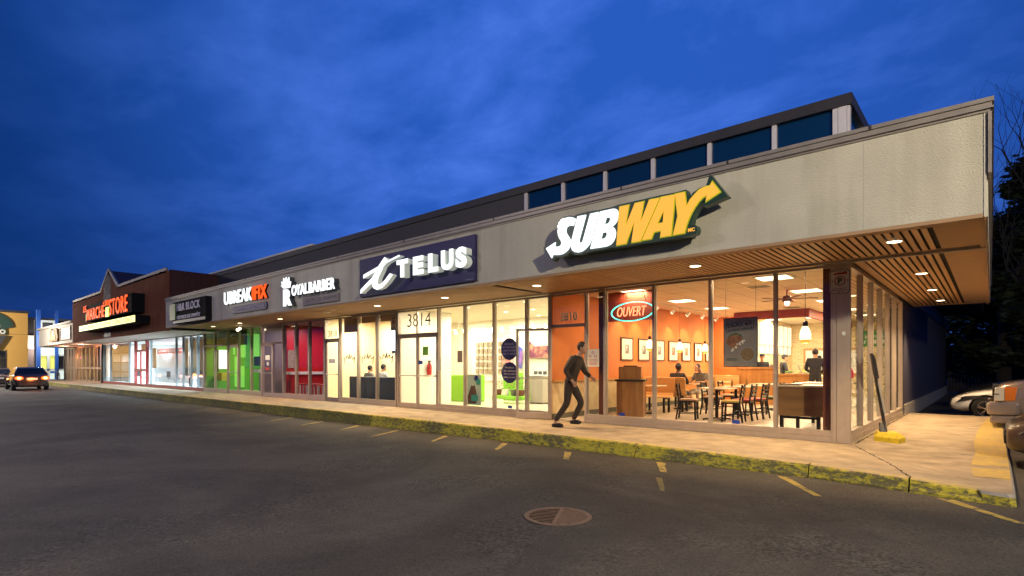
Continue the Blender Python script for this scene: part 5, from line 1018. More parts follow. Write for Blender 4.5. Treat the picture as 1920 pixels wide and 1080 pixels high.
# --- green shop
mat('green_wall', (.16, .46, .05), .6, var=.1, vscale=1.5); mat('green_deep', (.09, .24, .02), .6, var=.2, vscale=1.5); mat('green_floor', (.30, .40, .15), .3); emit('green_lit', (.34, .85, .13), .62); emit('screen_white', (.93, 1.0, .82), 2.2)
part(MB().box(-28.45, -21.93, .11, 6, -.1, .012), 'green_shop_floor', 'green_floor'); part(MB().box(-28.45, -21.93, .11, 6, 3.13, 3.2), 'green_shop_ceiling', 'shop_grey'); part(MB().box(-28.45, -21.93, 4.9, 5, .012, 3.125), 'green_shop_back_wall', 'green_deep'); part(MB().box(-28.5, -28.455, .11, 5, .012, 3.125), 'green_shop_left_wall', 'green_wall'); part(MB().box(-21.96, -21.925, .11, 5, .012, 3.125), 'green_shop_right_wall', 'green_wall')
for y0, y1, z0, z1 in ((1.42, 1.52, 1.9, 3.05), (1.78, 2.06, 1.75, 3.05), (2.35, 2.8, 1.75, 3.05), (1.5, 1.62, .2, 1.8), (1.80, 2.0, .15, 1.3)): part(MB().box(-28.44, -28.40, y0, y1, z0, z1), 'lit_green_panel', 'green_lit')
b = MB(); b.box(-28.3, -24.5, .5, .55, 2.3, 3.08); part(b, 'green_banner', 'green_deep')
t = thing('lit_screen', 'bright white lit screen inside the green shop', 'screen', (-26.4, 2.0, .9)); MB().box(-28.38, -28.34, .68, 1.08, 1.15, 2.12).build('panel', 'screen_white', t)
t = thing('dark_panel', 'dark notice panel in the left window of the green shop', 'notice board', (-27.8, .3, 1.0)); MB().box(-28.0, -27.4, .3, .33, 1.0, 2.1).build('panel', 'slate', t)
t = thing('yellow_box', 'yellow box low in the left window of the green shop', 'box', (-27.8, .5, .4)); MB().box(-28.2, -27.5, .5, .8, .55, .95).build('body', 'food_yellow', t)
t = thing('reception_desk', 'dark grey desk with a white top in the green shop', 'desk', (-23.6, 2, .012)); MB().box(-24.9, -23.6, .9, 1.3, .98, 1.15).build('top', 'bright_white', t); MB().box(-24.8, -24.2, .95, 1.2, 1.3, 1.75).build('screen', 'slate', t); MB().box(-24.3, -23.9, .95, 1.25, .012, .979).build('pedestal', 'grey_mid', t)
t = thing('folding_sign', 'white and black folding sign leaning inside the green shop window', 'sign', (-22.3, .5, .1)); b = MB(); b.prism([(-22.75, .2), (-22.15, .2), (-22.05, 1.05), (-22.25, 1.05)], .5, .53); b.build('board', 'bright_white', t); b = MB()
for k in range(5): b.box(-22.55+k*.05, -22.2+k*.02, .495, .499, .3+k*.14, .36+k*.14)
b.build('print', 'black', t)
lum('green_shop_lamp', 'AREA', (-26.2, 1.6, 3.0), 90, (.85, 1, .6), .8); lum('green_shop_lamp', 'AREA', (-24, 1.6, 3.0), 80, (.85, 1, .6), .6)
# --- white store
emit('cold_white', (.80, .93, 1.0), .95); mat('ice_wall', (.62, .72, .76), .7); mat('ice_floor', (.72, .72, .72), .3); mat('blue_grey', (.25, .33, .38), .5); mat('band_red', (.55, .06, .07), .5); mat('shade_tan', (.30, .27, .20), .6)
part(MB().box(-48.5, -28.52, .11, 9, -.1, .012), 'white_store_floor', 'ice_floor', mk); part(MB().box(-48.5, -28.52, .11, 9, 3.0, 3.1), 'white_store_ceiling', 'bright_white', mk); part(MB().box(-48.5, -28.52, 7, 7.1, .012, 2.99), 'white_store_back_wall', 'ice_wall', mk); part(MB().box(-28.54, -28.51, .11, 7, .012, 2.99), 'white_store_right_wall', 'ice_wall', mk); part(MB().box(-48.6, -48.5, .11, 7, .012, 2.99), 'white_store_left_wall', 'ice_wall', mk)
for x in (-46, -42, -38, -34, -30.5): lum('white_store_lamp', 'AREA', (x, 2.6, 2.9), 560, (.84, .94, 1.0), 1.2)
b = MB(); x = -48.3
while x < -46.5: b.box(x, x+.28, .4, .44, .1, 2.9); x += .32
x = -45
while x < -37.3: b.box(x, x+.3, 2.4, 2.42, .1, 2.2); x += .33
o = part(b, 'white_blinds', 'bright_white', mk)
t = thing('shelf_unit', 'grid of grey display panels in black frames in the white store window', 'shelf', (-44, 1.2, .012)); b = MB()
for i, x in enumerate((-47.3, -45.1)):
    for j in range(4):
        MB().box(x+.05, x+2.05, .36, .40, .25+j*.66, .86+j*.66).build('panel', ['blue_grey', 'blue_grey', 'bright_white', 'bright_white', 'blue_grey', 'blue_grey', 'bright_white', 'grey_mid'][j+4*i], t)
for x in (-47.3, -45.1, -43.0): b.box(x-.04, x+.04, .33, .36, .1, 2.9)
for j in range(5): b.box(-47.3, -43.0, .32, .35, .19+j*.66, .25+j*.66)
b.build('frame', 'black', t)
t = thing('wall_banner', 'long red banner with white lettering across the white store', 'banner', (-35, 2.2, 2.2)); MB().box(-43.7, -37.9, 2.2, 2.24, 2.15, 2.5).build('band', 'band_red', t); text('lettering', 'AUBAINES  CHAQUE SEMAINE', (-43.4, -38.3, 2.25, 2.40), 2.198, .005, 'bright_white', t, bold=.02)
t = thing('notice_strip', 'tall dark strip of small pictures beside the red door', 'notice board', (-37, .2, 1.1)); MB().box(-37.8, -36.95, .25, .28, 1.15, 2.4).build('board', 'case_brown', t)
MB().box(-39.9, -38.4, .25, .3, 2.32, 2.72).build('blue_panel', 'col_blue', tag(thing('door_panel', 'x', 'sign', (-39, .3, 2.3)), 'bright blue panel above the red door', 'sign'))
mat('black_seat', (.03, .035, .04), .5)
for i, (x, y) in enumerate(((-37.4, 1.3), (-43.2, 1.2))):
    t = thing('office_chair', ['black stacking chair by the long window of the white store', 'dark chair left of the red door'][i], 'chair', (x, y, .012), group='chairs in the white store'); MB().box(x-.3, x+.3, y-.25, y-.21, .55, .95).build('backrest', 'black_seat', t); MB().box(x-.3, x+.3, y-.2, y+.3, .45, .5).build('seat', 'black_seat', t); b = MB()
    for dx in (-.28, .28):
        for dy in (-.22, .28): b.bar((x+dx, y+dy, .012), (x+dx, y+dy, .46), .025)
    b.build('leg', 'steel', t)
t = thing('hanging_samples', 'hanging tan and black blind samples in the right window of the white store', 'blinds', (-30.5, .3, .7))
for x0, x1, m_ in ((-32.5, -31.6, 'shade_tan'), (-31.4, -30.4, 'shade_tan'), (-30.3, -29.5, 'black')): MB().box(x0, x1, .3, .33, .75, 2.85).build('sample', m_, t)
t = thing('side_table', 'small black-framed table under the hanging blinds', 'table', (-32, .7, .012)); b = MB(); b.box(-32.4, -31.4, .6, .64, .6, .66); b.box(-32.4, -32.33, .6, .64, .1, .6); b.build('frame', 'black', t); MB().box(-31.2, -30.2, .6, .9, .1, .68).build('drawer', 'pinkgrey_frame', t)
t = thing('blue_sign', 'small blue sign on the right end pane of the white store', 'sign', (-29, .2, 1.9)); MB().box(-29.3, -28.6, .2, .23, 2.0, 2.35).build('board', 'col_blue', t)
# --- timber-fronted cafe
part(MB().box(-61.6, -48.62, .12, 5, -.1, .012), 'cafe_floor', 'floor_tile', cr); part(MB().box(-61.6, -48.62, 4, 4.1, .012, 2.95), 'cafe_back_wall', 'timber', cr); part(MB().box(-61.6, -48.62, .12, 4, 2.97, 3.0), 'cafe_ceiling', 'timber', cr)
for x in (-59, -54.5, -50.5): lum('cafe_lamp', 'AREA', (x, 1.6, 2.8), 85, (1, .72, .45), .8)
b = MB(); x = -53.8
for w in (.7, .5, .6, .5, .7): b.box(x, x+w, .6, .64, .9 if w > .5 else 1.3, 2.75); x += w+.35
t = thing('curtain', 'pale lilac curtains hanging in the timber-fronted cafe', 'curtains', (-52, .6, 1)); emit('lilac_lit', (.66, .66, .95), .6); b.build('cloth', 'lilac_lit', t)  # curtain cloth glows by itself, its lit look put into emission
emit('neon_amber', (1.0, .35, .08), 6); t = thing('neon_sign', 'glowing orange and pink neon in the timber-fronted cafe window', 'neon sign', (-57.5, .2, 1.9)); MB().box(-57.9, -57.4, .15, .2, 1.95, 2.35).build('panel', 'neon_amber', t); emit('neon_pink', (1, .1, .5), 2); MB().box(-57.2, -56.6, .15, .2, 1.9, 2.1).build('side_panel', 'neon_pink', t)
rr = random.Random(8)
for i in range(9): tag(MB().ball((-56.2+i*.85, 1.2, 2.2+rr.uniform(-.15, .2)), .07, 8, 6).build('bulb', 'spot_glow'), 'bare glowing bulb in the timber cafe, '+ordn[i]+' from the neon', 'bulb', 'bare bulbs in the timber cafe')
# ------------------------------------------------------------------ recessed lights over the walk
emit('downlight_glow', (1.0, .78, .48), 9)
dn = thing('downlight', 'x', 'downlight', (0, 0, 0), group='round downlights in the canopy soffit')
MB().cyl((0, 0, -.012), (0, 0, -.006), .085, n=20).build('lens', 'downlight_glow', dn); b = MB(); b.lathe((0, 0, 0), [(.085, -.006), (.10, -.014), (.112, -.012), (.112, -.002)], 24); b.build('trim_ring', 'white_paint', dn)
first = True
LD = [(.75, -1.22, 'at the corner of the building', 1), (-2.13, -1.24, 'above the restaurant windows', 1), (-5.69, -1.24, 'above the open door', 1), (-8.79, -1.15, 'above the round window stickers', .8), (-11.7, -1.18, 'above the double doors', .8), (-18.2, -.95, 'above the red shop', .8), (.78, 2.36, 'first along the side walk', 1), (.75, 5.3, 'second along the side walk', 1), (.75, 8.0, 'last along the side walk', .8)]
for x, y, lab, pw in LD:
    lab = 'round lit downlight in the canopy '+lab
    if first: o = dn; first = False; o['label'] = lab
    else: o = copy_tree(dn, (0, 0, 0), 0, lab)
    o.location = (x, y, ZS)
    s = lum('downlight_lamp', 'SPOT', (x, y, ZS-.03), 640*pw*(1.15 if y > 0 else 1), (1, .64, .29), .08, spot=92, blend=.7); s.rotation_euler = (0, 0, 0)
for x in (-14.6, -21.4, -24.2):
    o = copy_tree(dn, (0, 0, 0), 0, 'recessed downlight in the canopy '+{-14.6: 'above the barber windows', -21.4: 'above the red shop door', -24.2: 'above the green shop'}[x]); o.location = (x, -1.1, ZS)
    if x == -14.6:
        for ch in [k for k in bpy.data.objects if k.parent == o and k.name.startswith('lens')]: ch.data = ch.data.copy(); ch.data.materials[0] = M['black']
    s = lum('downlight_lamp', 'SPOT', (x, -1.1, ZS-.03), 260, (1, .74, .48), .08, spot=128, blend=.7)  # spot lamp under all three, the black barber lens included
t = thing('bracket_lamp', 'bare lit lamp on a small bracket above the green shop', 'lamp', (-22.9, -.3, 2.8)); b = MB(); b.cyl((-23.0, -.5, 2.98), (-23.0, -.5, 3.05), .03); b.bar((-23.15, -.5, 2.9), (-22.85, -.5, 2.98), .03); b.build('bracket', 'black_metal', t); MB().ball((-23.1, -.5, 2.88), .06).ball((-22.88, -.5, 2.93), .06).build('bulb', 'spot_glow', t)
for x in (-44, -37.5, -30.5): lum('store_canopy_lamp', 'SPOT', (x, -1, 2.9), 260, (.9, .95, 1), .1, spot=130)
for x in (-56, -50): lum('cafe_canopy_lamp', 'POINT', (x, -1, 2.8), 110, (1, .45, .28), .1)
lum('cafe_fascia_fill', 'POINT', (-52, -6, 4.2), 1900, (1, .92, .8), .3)  # added fill light in open air, brightens the cream fascia, no fixture
lum('yellow_wall_fill', 'POINT', (-80, -9, 6), 9000, (1, .85, .62), .4)  # added fill light before the yellow building, stands on no fixture
t = thing('wall_lamp', 'small white lamp glowing under the white band of the link building', 'lamp', (-92.6, 3.0, 3.2)); MB().ball((-92.6, 3.1, 3.25), .22).build('globe', 'spot_glow', t)
lum('link_lamp', 'POINT', (-91.5, 3.1, 3.9), 420, (1, .96, .88), .2)
lum('entrance_lamp', 'POINT', (-77, .5, 4.2), 700, (.95, 1, .92), .3)  # bare point light in front of the entrance, no fixture built
# ------------------------------------------------------------------ wall signs and posts
mat('sign_face', (.42, .40, .36), .6); mat('dark_red', (.22, .02, .02), .5)
def nopark(x0, x1, z0, z1, y, label, detail=True):
    t = thing('parking_sign', label, 'sign', ((x0+x1)/2, y, z0)); w, h = x1-x0, z1-z0
    def RR(i, n=5):
        r = .06*w/.3*1.0; P = []
        for cx_, cz_, s0 in ((x1-i-r, z1-i-r, 0), (x0+i+r, z1-i-r, 90), (x0+i+r, z0+i+r, 180), (x1-i-r, z0+i+r, 270)):
            for k in range(n+1): a = rad(s0+90*k/n); P.append((cx_+r*math.cos(a), cz_+r*math.sin(a)))
        return P
    MB().prism(RR(0), y, y+.006).build('plate', 'sign_face', t)
    MB().prism(RR(.008), y-.002, y-.0005, holes=[RR(.017)]).build('border', 'black', t)
    cx_, cz_, r = (x0+x1)/2, z0+h*.53, w*.27; c = [(cx_+r*math.cos(i*rad(15)), cz_+r*math.sin(i*rad(15))) for i in range(24)]; c2 = [(cx_+r*.8*math.cos(i*rad(15)), cz_+r*.8*math.sin(i*rad(15))) for i in range(24)]
    MB().prism(c, y-.003, y-.0012, holes=[c2]).build('ring', 'dark_red', t); text('letter', 'P', (cx_-r*.38, cx_+r*.42, cz_-r*.6, cz_+r*.6), y-.001, .0012, 'black', t, bold=.05)
    b = MB(); b.bar((cx_-r*.62, y-.0035, cz_+r*.62), (cx_+r*.62, y-.0035, cz_-r*.62), r*.2, .001); b.build('slash', 'dark_red', t)
    b = MB(); zt = z1-h*.20; b.prism([(x0+.05*w/.3, zt), (x0+.09*w/.3, zt+.02), (x1-.10*w/.3, zt+.028), (x1-.05*w/.3, zt+.04), (x1-.05*w/.3, zt-.01), (x0+.06*w/.3, zt-.012)], y-.002, y-.0006); b.build('tow_truck', 'dark_red', t)
    b = MB(); b.box(x0+.03, x1-.06, y-.002, y-.0006, z1-h*.10, z1-h*.085); b.cyl((x0+.04, y-.002, cz_), (x0+.04, y-.0006, cz_), .012, n=8); b.cyl((x1-.04, y-.002, cz_), (x1-.04, y-.0006, cz_), .012, n=8); b.build('marks', 'black', t)
    for i, s in enumerate(('RÈGLEMENT', 'MUNICIPAL', '1001-2')): ww = w*(.36 if i < 2 else .2); zz = z0+h*(.215-.075*i); text('lettering', s, (cx_-ww, cx_+ww, zz, zz+h*.045), y-.0008, .001, 'black', t, bold=.01)
nopark(-.285, .02, 2.50, 2.93, -.05, 'no parking tow-away sign on the corner column beside the last restaurant pane')
nopark(-12.58, -12.30, 2.42, 2.90, -.06, 'smaller no parking sign on the mullion left of the double doors')
t = thing('light_switch', 'small white junction box on the corner column', 'junction box', (-.12, -.04, 1.4)); MB().box(-.10, -.055, -.055, -.0305, 1.83-.02, 1.83+.04).build('box', 'bright_white', t)
# leaning sign post in its painted concrete foot
t = thing('portable_sign', 'leaning metal sign post set in a yellow painted concrete block on the side walk', 'sign post', (.42, .95, 0))
mat('yellow_block', (.60, .46, .02), .8, col2=(.42, .32, .03), vscale=14, mix=(.45, .7), bump=.8, bscale=30)
b = MB(); lo = [(.20, 1.02), (.26, .66), (.62, .52), (.68, .84), (.52, 1.16)]; hi = [(.25, 1.0), (.30, .73), (.56, .62), (.60, .84), (.48, 1.08)]
b.face([(x, y, .0) for x, y in lo]); b.face([(x, y, .15) for x, y in hi])
for i in range(5):
    j = (i+1) % 5; b.face([(*lo[i], 0), (*lo[j], 0), (*lo[j], .08), (*lo[i], .08)]); b.face([(*lo[i], .08), (*lo[j], .08), (*hi[j], .15), (*hi[i], .15)])
b.build('concrete_block', 'yellow_block', t, bevel=.015)
mat('galv', (.09, .08, .07), .5, metal=.6, var=.2, vscale=10); b = MB(); b.bar((.40, .88, .12), (.16, 1.02, 1.52), .045, .03); b.bar((.36, .86, .12), (.34, .9, .3), .09, .05); b.build('post', 'galv', t)
ax = Matrix.Rotation(rad(-9.5), 3, 'Y') @ Matrix.Rotation(rad(5), 3, 'X')
b = MB(); b.obox((.222, 1.0, 1.28), (.02, .30, .42), ax); b.build('upper_plate', 'galv', t); b = MB(); b.obox((.325, .99, .72), (.012, .16, .56), ax); b.build('lower_plate', 'sign_face', t); b = MB(); b.obox((.335, .96, .49), (.01, .12, .14), ax); b.build('red_mark', 'red_paint', t)
# ------------------------------------------------------------------ people
mat('skin', (.42, .24, .16), .5); mat('skin_dark', (.12, .06, .04), .5); mat('hair_dark', (.02, .014, .01), .6, bump=.5, bscale=60); mat('cloth_black', (.018, .018, .022), .8, bump=.3, bscale=60); mat('cloth_grey', (.13, .12, .11), .8); mat('cloth_white', (.6, .58, .55), .8); mat('cloth_print', (.35, .30, .28), .8, col2=(.10, .10, .10), vscale=30); mat('jean', (.05, .06, .10), .8); mat('cloth_brown', (.040, .028, .022), .85); mat('shorts_pale', (.55, .50, .42), .8)
def skin_mesh(name, verts, edges, radii, m, parent, sub=1, root=0):
    me = bpy.data.meshes.new(name); me.from_pydata(verts, edges, []); o = bpy.data.objects.new(name, me); COL.objects.link(o)
    s = o.modifiers.new('s', 'SKIN'); s.use_smooth_shade = True
    for i, v in enumerate(me.skin_vertices[0].data): v.radius = radii[i] if isinstance(radii[i], tuple) else (radii[i], radii[i]); v.use_root = (i == root)
    if sub: u = o.modifiers.new('u', 'SUBSURF'); u.levels = sub; u.render_levels = sub
    dg = bpy.context.evaluated_depsgraph_get(); dg.update(); m2 = bpy.data.meshes.new_from_object(o.evaluated_get(dg)); bpy.data.objects.remove(o); bpy.data.meshes.remove(me)
    m2.name = name; m2.materials.clear(); m2.materials.append(M[m]); m2.polygons.foreach_set('use_smooth', [True]*len(m2.polygons))
    return m2
STAND = dict(pel=(0, 0, .95), wai=(0, 0, 1.10), che=(0, 0, 1.32), nb=(0, 0, 1.47), nk=(0, .01, 1.55), hd=(0, .03, 1.655),
    ls=(-.18, 0, 1.42), le=(-.24, -.03, 1.14), lw=(-.25, .05, .90), rs=(.18, 0, 1.42), re=(.24, -.03, 1.14), rw=(.25, .05, .90),
    lh=(-.09, 0, .92), lk=(-.10, .02, .50), la=(-.10, -.02, .09), lt=(-.10, .14, .035), rh=(.09, 0, .92), rk=(.10, .02, .50), ra=(.10, -.02, .09), rt=(.10, .14, .035))
def person(label, loc, rz, pose=None, skin='skin', top='cloth_black', legs='cloth_black', hair='hair_dark', shoes='black', longsleeve=True, scale=1.0, shorts=False, cap=None, group=None):
    J = {k: Vector(v) for k, v in {**STAND, **(pose or {})}.items()}
    t = thing('person', label, 'person', (0, 0, 0), group=group)
    names = list(J); V = []; E_ = []; Rd = []; ix = {}
    R0 = dict(pel=(.10, .08), wai=(.10, .075), che=(.11, .085), nb=.062, nk=.055, hd=.075, ls=.045, le=.036, lw=.026, rs=.045, re=.036, rw=.026, lh=.085, lk=.055, la=.036, lt=.035, rh=.085, rk=.055, ra=.036, rt=.035)
    for n in names: ix[n] = len(V); V.append(J[n]); Rd.append(R0[n])
    for a, c in (('pel', 'wai'), ('wai', 'che'), ('che', 'nb'), ('nb', 'nk'), ('nk', 'hd'), ('che', 'ls'), ('ls', 'le'), ('le', 'lw'), ('che', 'rs'), ('rs', 're'), ('re', 'rw'), ('pel', 'lh'), ('lh', 'lk'), ('lk', 'la'), ('la', 'lt'), ('pel', 'rh'), ('rh', 'rk'), ('rk', 'ra'), ('ra', 'rt')): E_.append((ix[a], ix[c]))
    for s, e, w in (('l', 'le', 'lw'), ('r', 're', 'rw')):          # palm, four fingers, thumb
        d = (J[w]-J[e]).normalized(); sd = Vector((1, 0, 0)); sd = (sd-d*sd.dot(d)).normalized(); up = d.cross(sd)
        if s == 'l': up = -up
        V.append(J[w]+d*.06); Rd.append((.034, .018)); pi = len(V)-1; E_.append((ix[w], pi))
        for q, (o_, L_) in enumerate(((-.027, .060), (-.009, .070), (.009, .066), (.027, .052))):
            V.append(J[w]+d*.09+up*o_); Rd.append(.0095); a = len(V)-1; E_.append((pi, a)); V.append(J[w]+d*(.09+L_*.8)+up*o_*1.1+sd*(.02 if s == 'l' else -.02)); Rd.append(.008); E_.append((a, len(V)-1))
        V.append(J[w]+d*.05+up*-.045+sd*(.015 if s == 'l' else -.015)); Rd.append(.011); a = len(V)-1; E_.append((pi, a)); V.append(V[a]+d*.035-up*.012); Rd.append(.009); E_.append((a, len(V)-1))
    me = skin_mesh('body', V, E_, Rd, skin, t)
    # head with nose, ears, brow joined into the same surface
    hd = J['hd']; fw = (J['hd']-J['nk']); b = MB(); b.ball(hd+Vector((0, 0, .01)), (.078, .096, .118), 16, 12); b.ball(hd+Vector((0, .055, -.06)), (.052, .045, .05), 10, 8); b.ball(hd+Vector((0, .094, -.012)), (.011, .015, .022), 8, 6)
    for s in (-1, 1): b.ball(hd+Vector((s*.08, -.005, 0)), (.012, .022, .034), 8, 6); b.ball(hd+Vector((s*.032, .085, .018)), (.013, .010, .009), 8, 6)
    b.ball(hd+Vector((0, .092, -.055)), (.026, .010, .008), 8, 5)
    o2 = b.build('tmp', skin, None, smooth=True); bm = bmesh.new(); bm.from_mesh(me); bm.from_mesh(o2.data); bm.to_mesh(me); bm.free(); bpy.data.objects.remove(o2)
    me.polygons.foreach_set('use_smooth', [True]*len(me.polygons)); link('body', me, t)
    def garment(nm, chain, rad_, m_, root=0):
        ks = []
        for a, c in chain:
            for q in (a, c):
                if q not in ks: ks.append(q)
        pts = []; rr_ = []
        for q in ks:
            if isinstance(q, tuple): pts.append(J[q[0]].lerp(J[q[1]], q[2])); rr_.append(rad_[q[0]+q[1]])
            else: pts.append(J[q]); rr_.append(rad_[q])
        link(nm, skin_mesh(nm, pts, [(ks.index(a), ks.index(c)) for a, c in chain], rr_, m_, t, sub=2, root=root), t)
    ls = 1.0 if longsleeve else .6
    J['hem'] = J['pel']-(J['wai']-J['pel'])*.45
    if longsleeve: ch = [('hem', 'pel'), ('pel', 'wai'), ('wai', 'che'), ('che', 'nb'), ('che', 'ls'), ('ls', 'le'), ('le', ('le', 'lw', .92)), ('che', 'rs'), ('rs', 're'), ('re', ('re', 'rw', .92))]
    else: ch = [('hem', 'pel'), ('pel', 'wai'), ('wai', 'che'), ('che', 'nb'), ('che', 'ls'), ('ls', ('ls', 'le', .8)), ('che', 'rs'), ('rs', ('rs', 're', .8))]
    garment('shirt', ch, dict(hem=(.165, .128), pel=(.165, .125), wai=(.15, .112), che=(.19, .135), nb=.085, ls=.085, le=.055, rs=.085, re=.055, lelw=.042, rerw=.042, lsle=.062, rsre=.062), top)
    q = .95 if not shorts else .15
    J['belt'] = J['pel'].lerp(J['wai'], 1.0)
    garment('trousers', [('belt', 'pel'), ('pel', 'lh'), ('lh', 'lk'), ('lk', ('lk', 'la', q)), ('pel', 'rh'), ('rh', 'rk'), ('rk', ('rk', 'ra', q))], dict(belt=(.15, .115), pel=(.15, .12), lh=.10, lk=.072, rh=.10, rk=.072, lkla=.055 if not shorts else .07, rkra=.055 if not shorts else .07), legs)
    for s in 'lr':
        b = MB(); a, c = J[s+'a'], J[s+'t']; d = (c-a); d.z = 0; d = d.normalized() if d.length > 1e-3 else Vector((0, 1, 0)); ctr = a+d*.065; ctr.z = min(a.z, c.z)+.012; b.ball(ctr, (.046, .135, .045), 12, 6); b.box(ctr.x-.036, ctr.x+.036, ctr.y-.105, ctr.y+.10, ctr.z-.045, ctr.z-.02)
        b2 = b.build('shoe', shoes, t, smooth=True)
        if abs(d.x) > .3: b2.data.transform(Matrix.Translation(ctr) @ Matrix.Rotation(math.atan2(-d.x, d.y), 4, 'Z') @ Matrix.Translation(-ctr))
    b = MB(); b.ball(hd+Vector((0, -.018, .035)), (.088, .098, .108), 16, 10); hb = b.build('hair', hair, t, smooth=True)
    bm = bmesh.new(); bm.from_mesh(hb.data); bmesh.ops.bisect_plane(bm, geom=bm.verts[:]+bm.edges[:]+bm.faces[:], plane_co=hd+Vector((0, .05, .02)), plane_no=Vector((0, .9, -.65)).normalized(), clear_outer=True); bm.to_mesh(hb.data); bm.free()
    if cap:
        b = MB(); b.ball(hd+Vector((0, -.005, .07)), (.095, .108, .075), 14, 8); b.box(hd.x-.06, hd.x+.06, hd.y+.07, hd.y+.17, hd.z+.055, hd.z+.068); b.build('cap', cap, t, smooth=True)
    t.scale = (scale,)*3; t.location = loc; t.rotation_euler.z = rz
    return t
WALK = dict(pel=(0, .02, .94), wai=(0, .06, 1.08), che=(0, .13, 1.29), nb=(0, .20, 1.43), nk=(0, .23, 1.50), hd=(0, .28, 1.60), ls=(-.18, .15, 1.39), le=(-.25, .22, 1.13), lw=(-.18, .40, 1.02), rs=(.18, .14, 1.39), re=(.27, .02, 1.15), rw=(.25, .16, .95),
    lh=(-.09, 0, .90), lk=(-.10, .22, .50), la=(-.10, .02, .14), lt=(-.10, .14, .10), rh=(.09, .02, .90), rk=(.09, -.02, .49), ra=(.08, -.30, .11), rt=(.08, -.17, .035))
person('dark-clothed person striding and leaning forward on the walk before the open door', (-4.90, -1.12, 0), rad(-78), WALK, top='cloth_brown', legs='cloth_brown', skin='skin', scale=1.04)
SIT = dict(pel=(0, 0, .56), wai=(0, .02, .70), che=(0, .05, .92), nb=(0, .07, 1.07), nk=(0, .09, 1.14), hd=(0, .12, 1.235), ls=(-.18, .05, 1.02), le=(-.24, .18, .80), lw=(-.14, .40, .80), rs=(.18, .05, 1.02), re=(.24, .18, .80), rw=(.14, .40, .80),
    lh=(-.09, .03, .54), lk=(-.12, .45, .50), la=(-.12, .42, .09), lt=(-.12, .57, .035), rh=(.09, .03, .54), rk=(.12, .45, .50), ra=(.12, .36, .09), rt=(.12, .51, .035))
person('diner in a dark shirt seated at the booth, back to the window', (-5.05, 4.42, .012), 0, SIT, skin='skin_dark', top='cloth_black', legs='jean')
person('man in an open grey shirt seated at the booth, leaning in toward the other diner', (-4.85, 5.72, .012), rad(172), {**SIT, 'hd': (.03, .20, 1.22)}, top='cloth_grey', legs='shorts_pale', shorts=True, longsleeve=False)
ORDER = dict(le=(-.25, .06, 1.14), lw=(-.12, .28, 1.05), re=(.25, .06, 1.14), rw=(.12, .28, 1.05), hd=(0, .06, 1.64), nk=(0, .02, 1.55))
person('customer in black standing at the counter, back to the street', (-2.32, 8.3, .012), rad(8), ORDER, top='cloth_black', legs='cloth_black', scale=1.03)
person('customer in a patterned top and dark cap, right of the man in black', (-2.05, 9.4, .012), rad(15), ORDER, top='cloth_print', legs='cloth_black', cap='cloth_black', scale=.93)
t = person('customer in a bright pink top half hidden by the corner column', (-1.75, 9.7, .012), rad(20), ORDER, top='pink_cloth', legs='cloth_black', scale=.82)
person('sandwich maker in a black shirt behind the glass guard', (-3.9, 10.8, .012), rad(-60), ORDER, top='cloth_black', legs='cloth_black', cap='cloth_black', scale=.96)
person('worker in black and visor behind the high partition', (-4.3, 9.7, .012), rad(-160), ORDER, top='cloth_black', legs='cloth_black', cap='cloth_black', scale=.97)
person('worker seen through the kitchen pass window', (-3.7, 15.4, .012), rad(180), ORDER, top='cloth_black', legs='cloth_black', cap='cloth_black', scale=.97)
person('dark-haired client on the barber sofa, left head of the two', (-15.02, .72, .0), 0, SIT, top='cloth_grey', legs='jean', scale=.97); person('client in a pale shirt on the barber sofa, right head of the two', (-14.22, .72, .0), 0, SIT, top='cloth_white', legs='jean')
# ------------------------------------------------------------------ vehicles
mat('tyre', (.014, .014, .015), .85, bump=.3, bscale=40); mat('alloy', (.55, .55, .56), .25, metal=.9); mat('trim_black', (.015, .015, .016), .5); mat('lamp_clear', (.55, .52, .45), .08, spec=.9); mat('lamp_amber', (.60, .16, .02), .15, spec=.8); mat('lamp_dark', (.03, .03, .035), .1, spec=.9)
mat('paint_white', (.62, .62, .64), .25, coat=1); mat('paint_tan', (.27, .22, .20), .3, metal=.4, coat=1); mat('paint_dark', (.03, .022, .022), .28, metal=.3, coat=1); mat('paint_bronze', (.05, .030, .022), .42, metal=.3, coat=.3); mat('chrome', (.6, .58, .55), .12, metal=1)
emit('brake_lit', (1.0, .11, .012), 3.2); emit('brake_core', (1.0, .62, .22), 8); mat('tail_red', (.30, .01, .01), .2); mat('plate_white', (.7, .7, .72), .5)
def loft(secs):
    """secs: list of (x, half-section [(y,z)...] from bottom centre up to top centre) -> closed mesh"""
    b = MB(); rings = []
    for x, h in secs:
        full = [(x, y, z) for y, z in h]+[(x, -y, z) for y, z in reversed(h[1:-1])]; rings.append(full)
    n = len(rings[0])
    for r0, r1 in zip(rings, rings[1:]):
        for i in range(n): b.face([r0[i], r0[(i+1) % n], r1[(i+1) % n], r1[i]])
    b.face(rings[0]); b.face(rings[-1]); return b
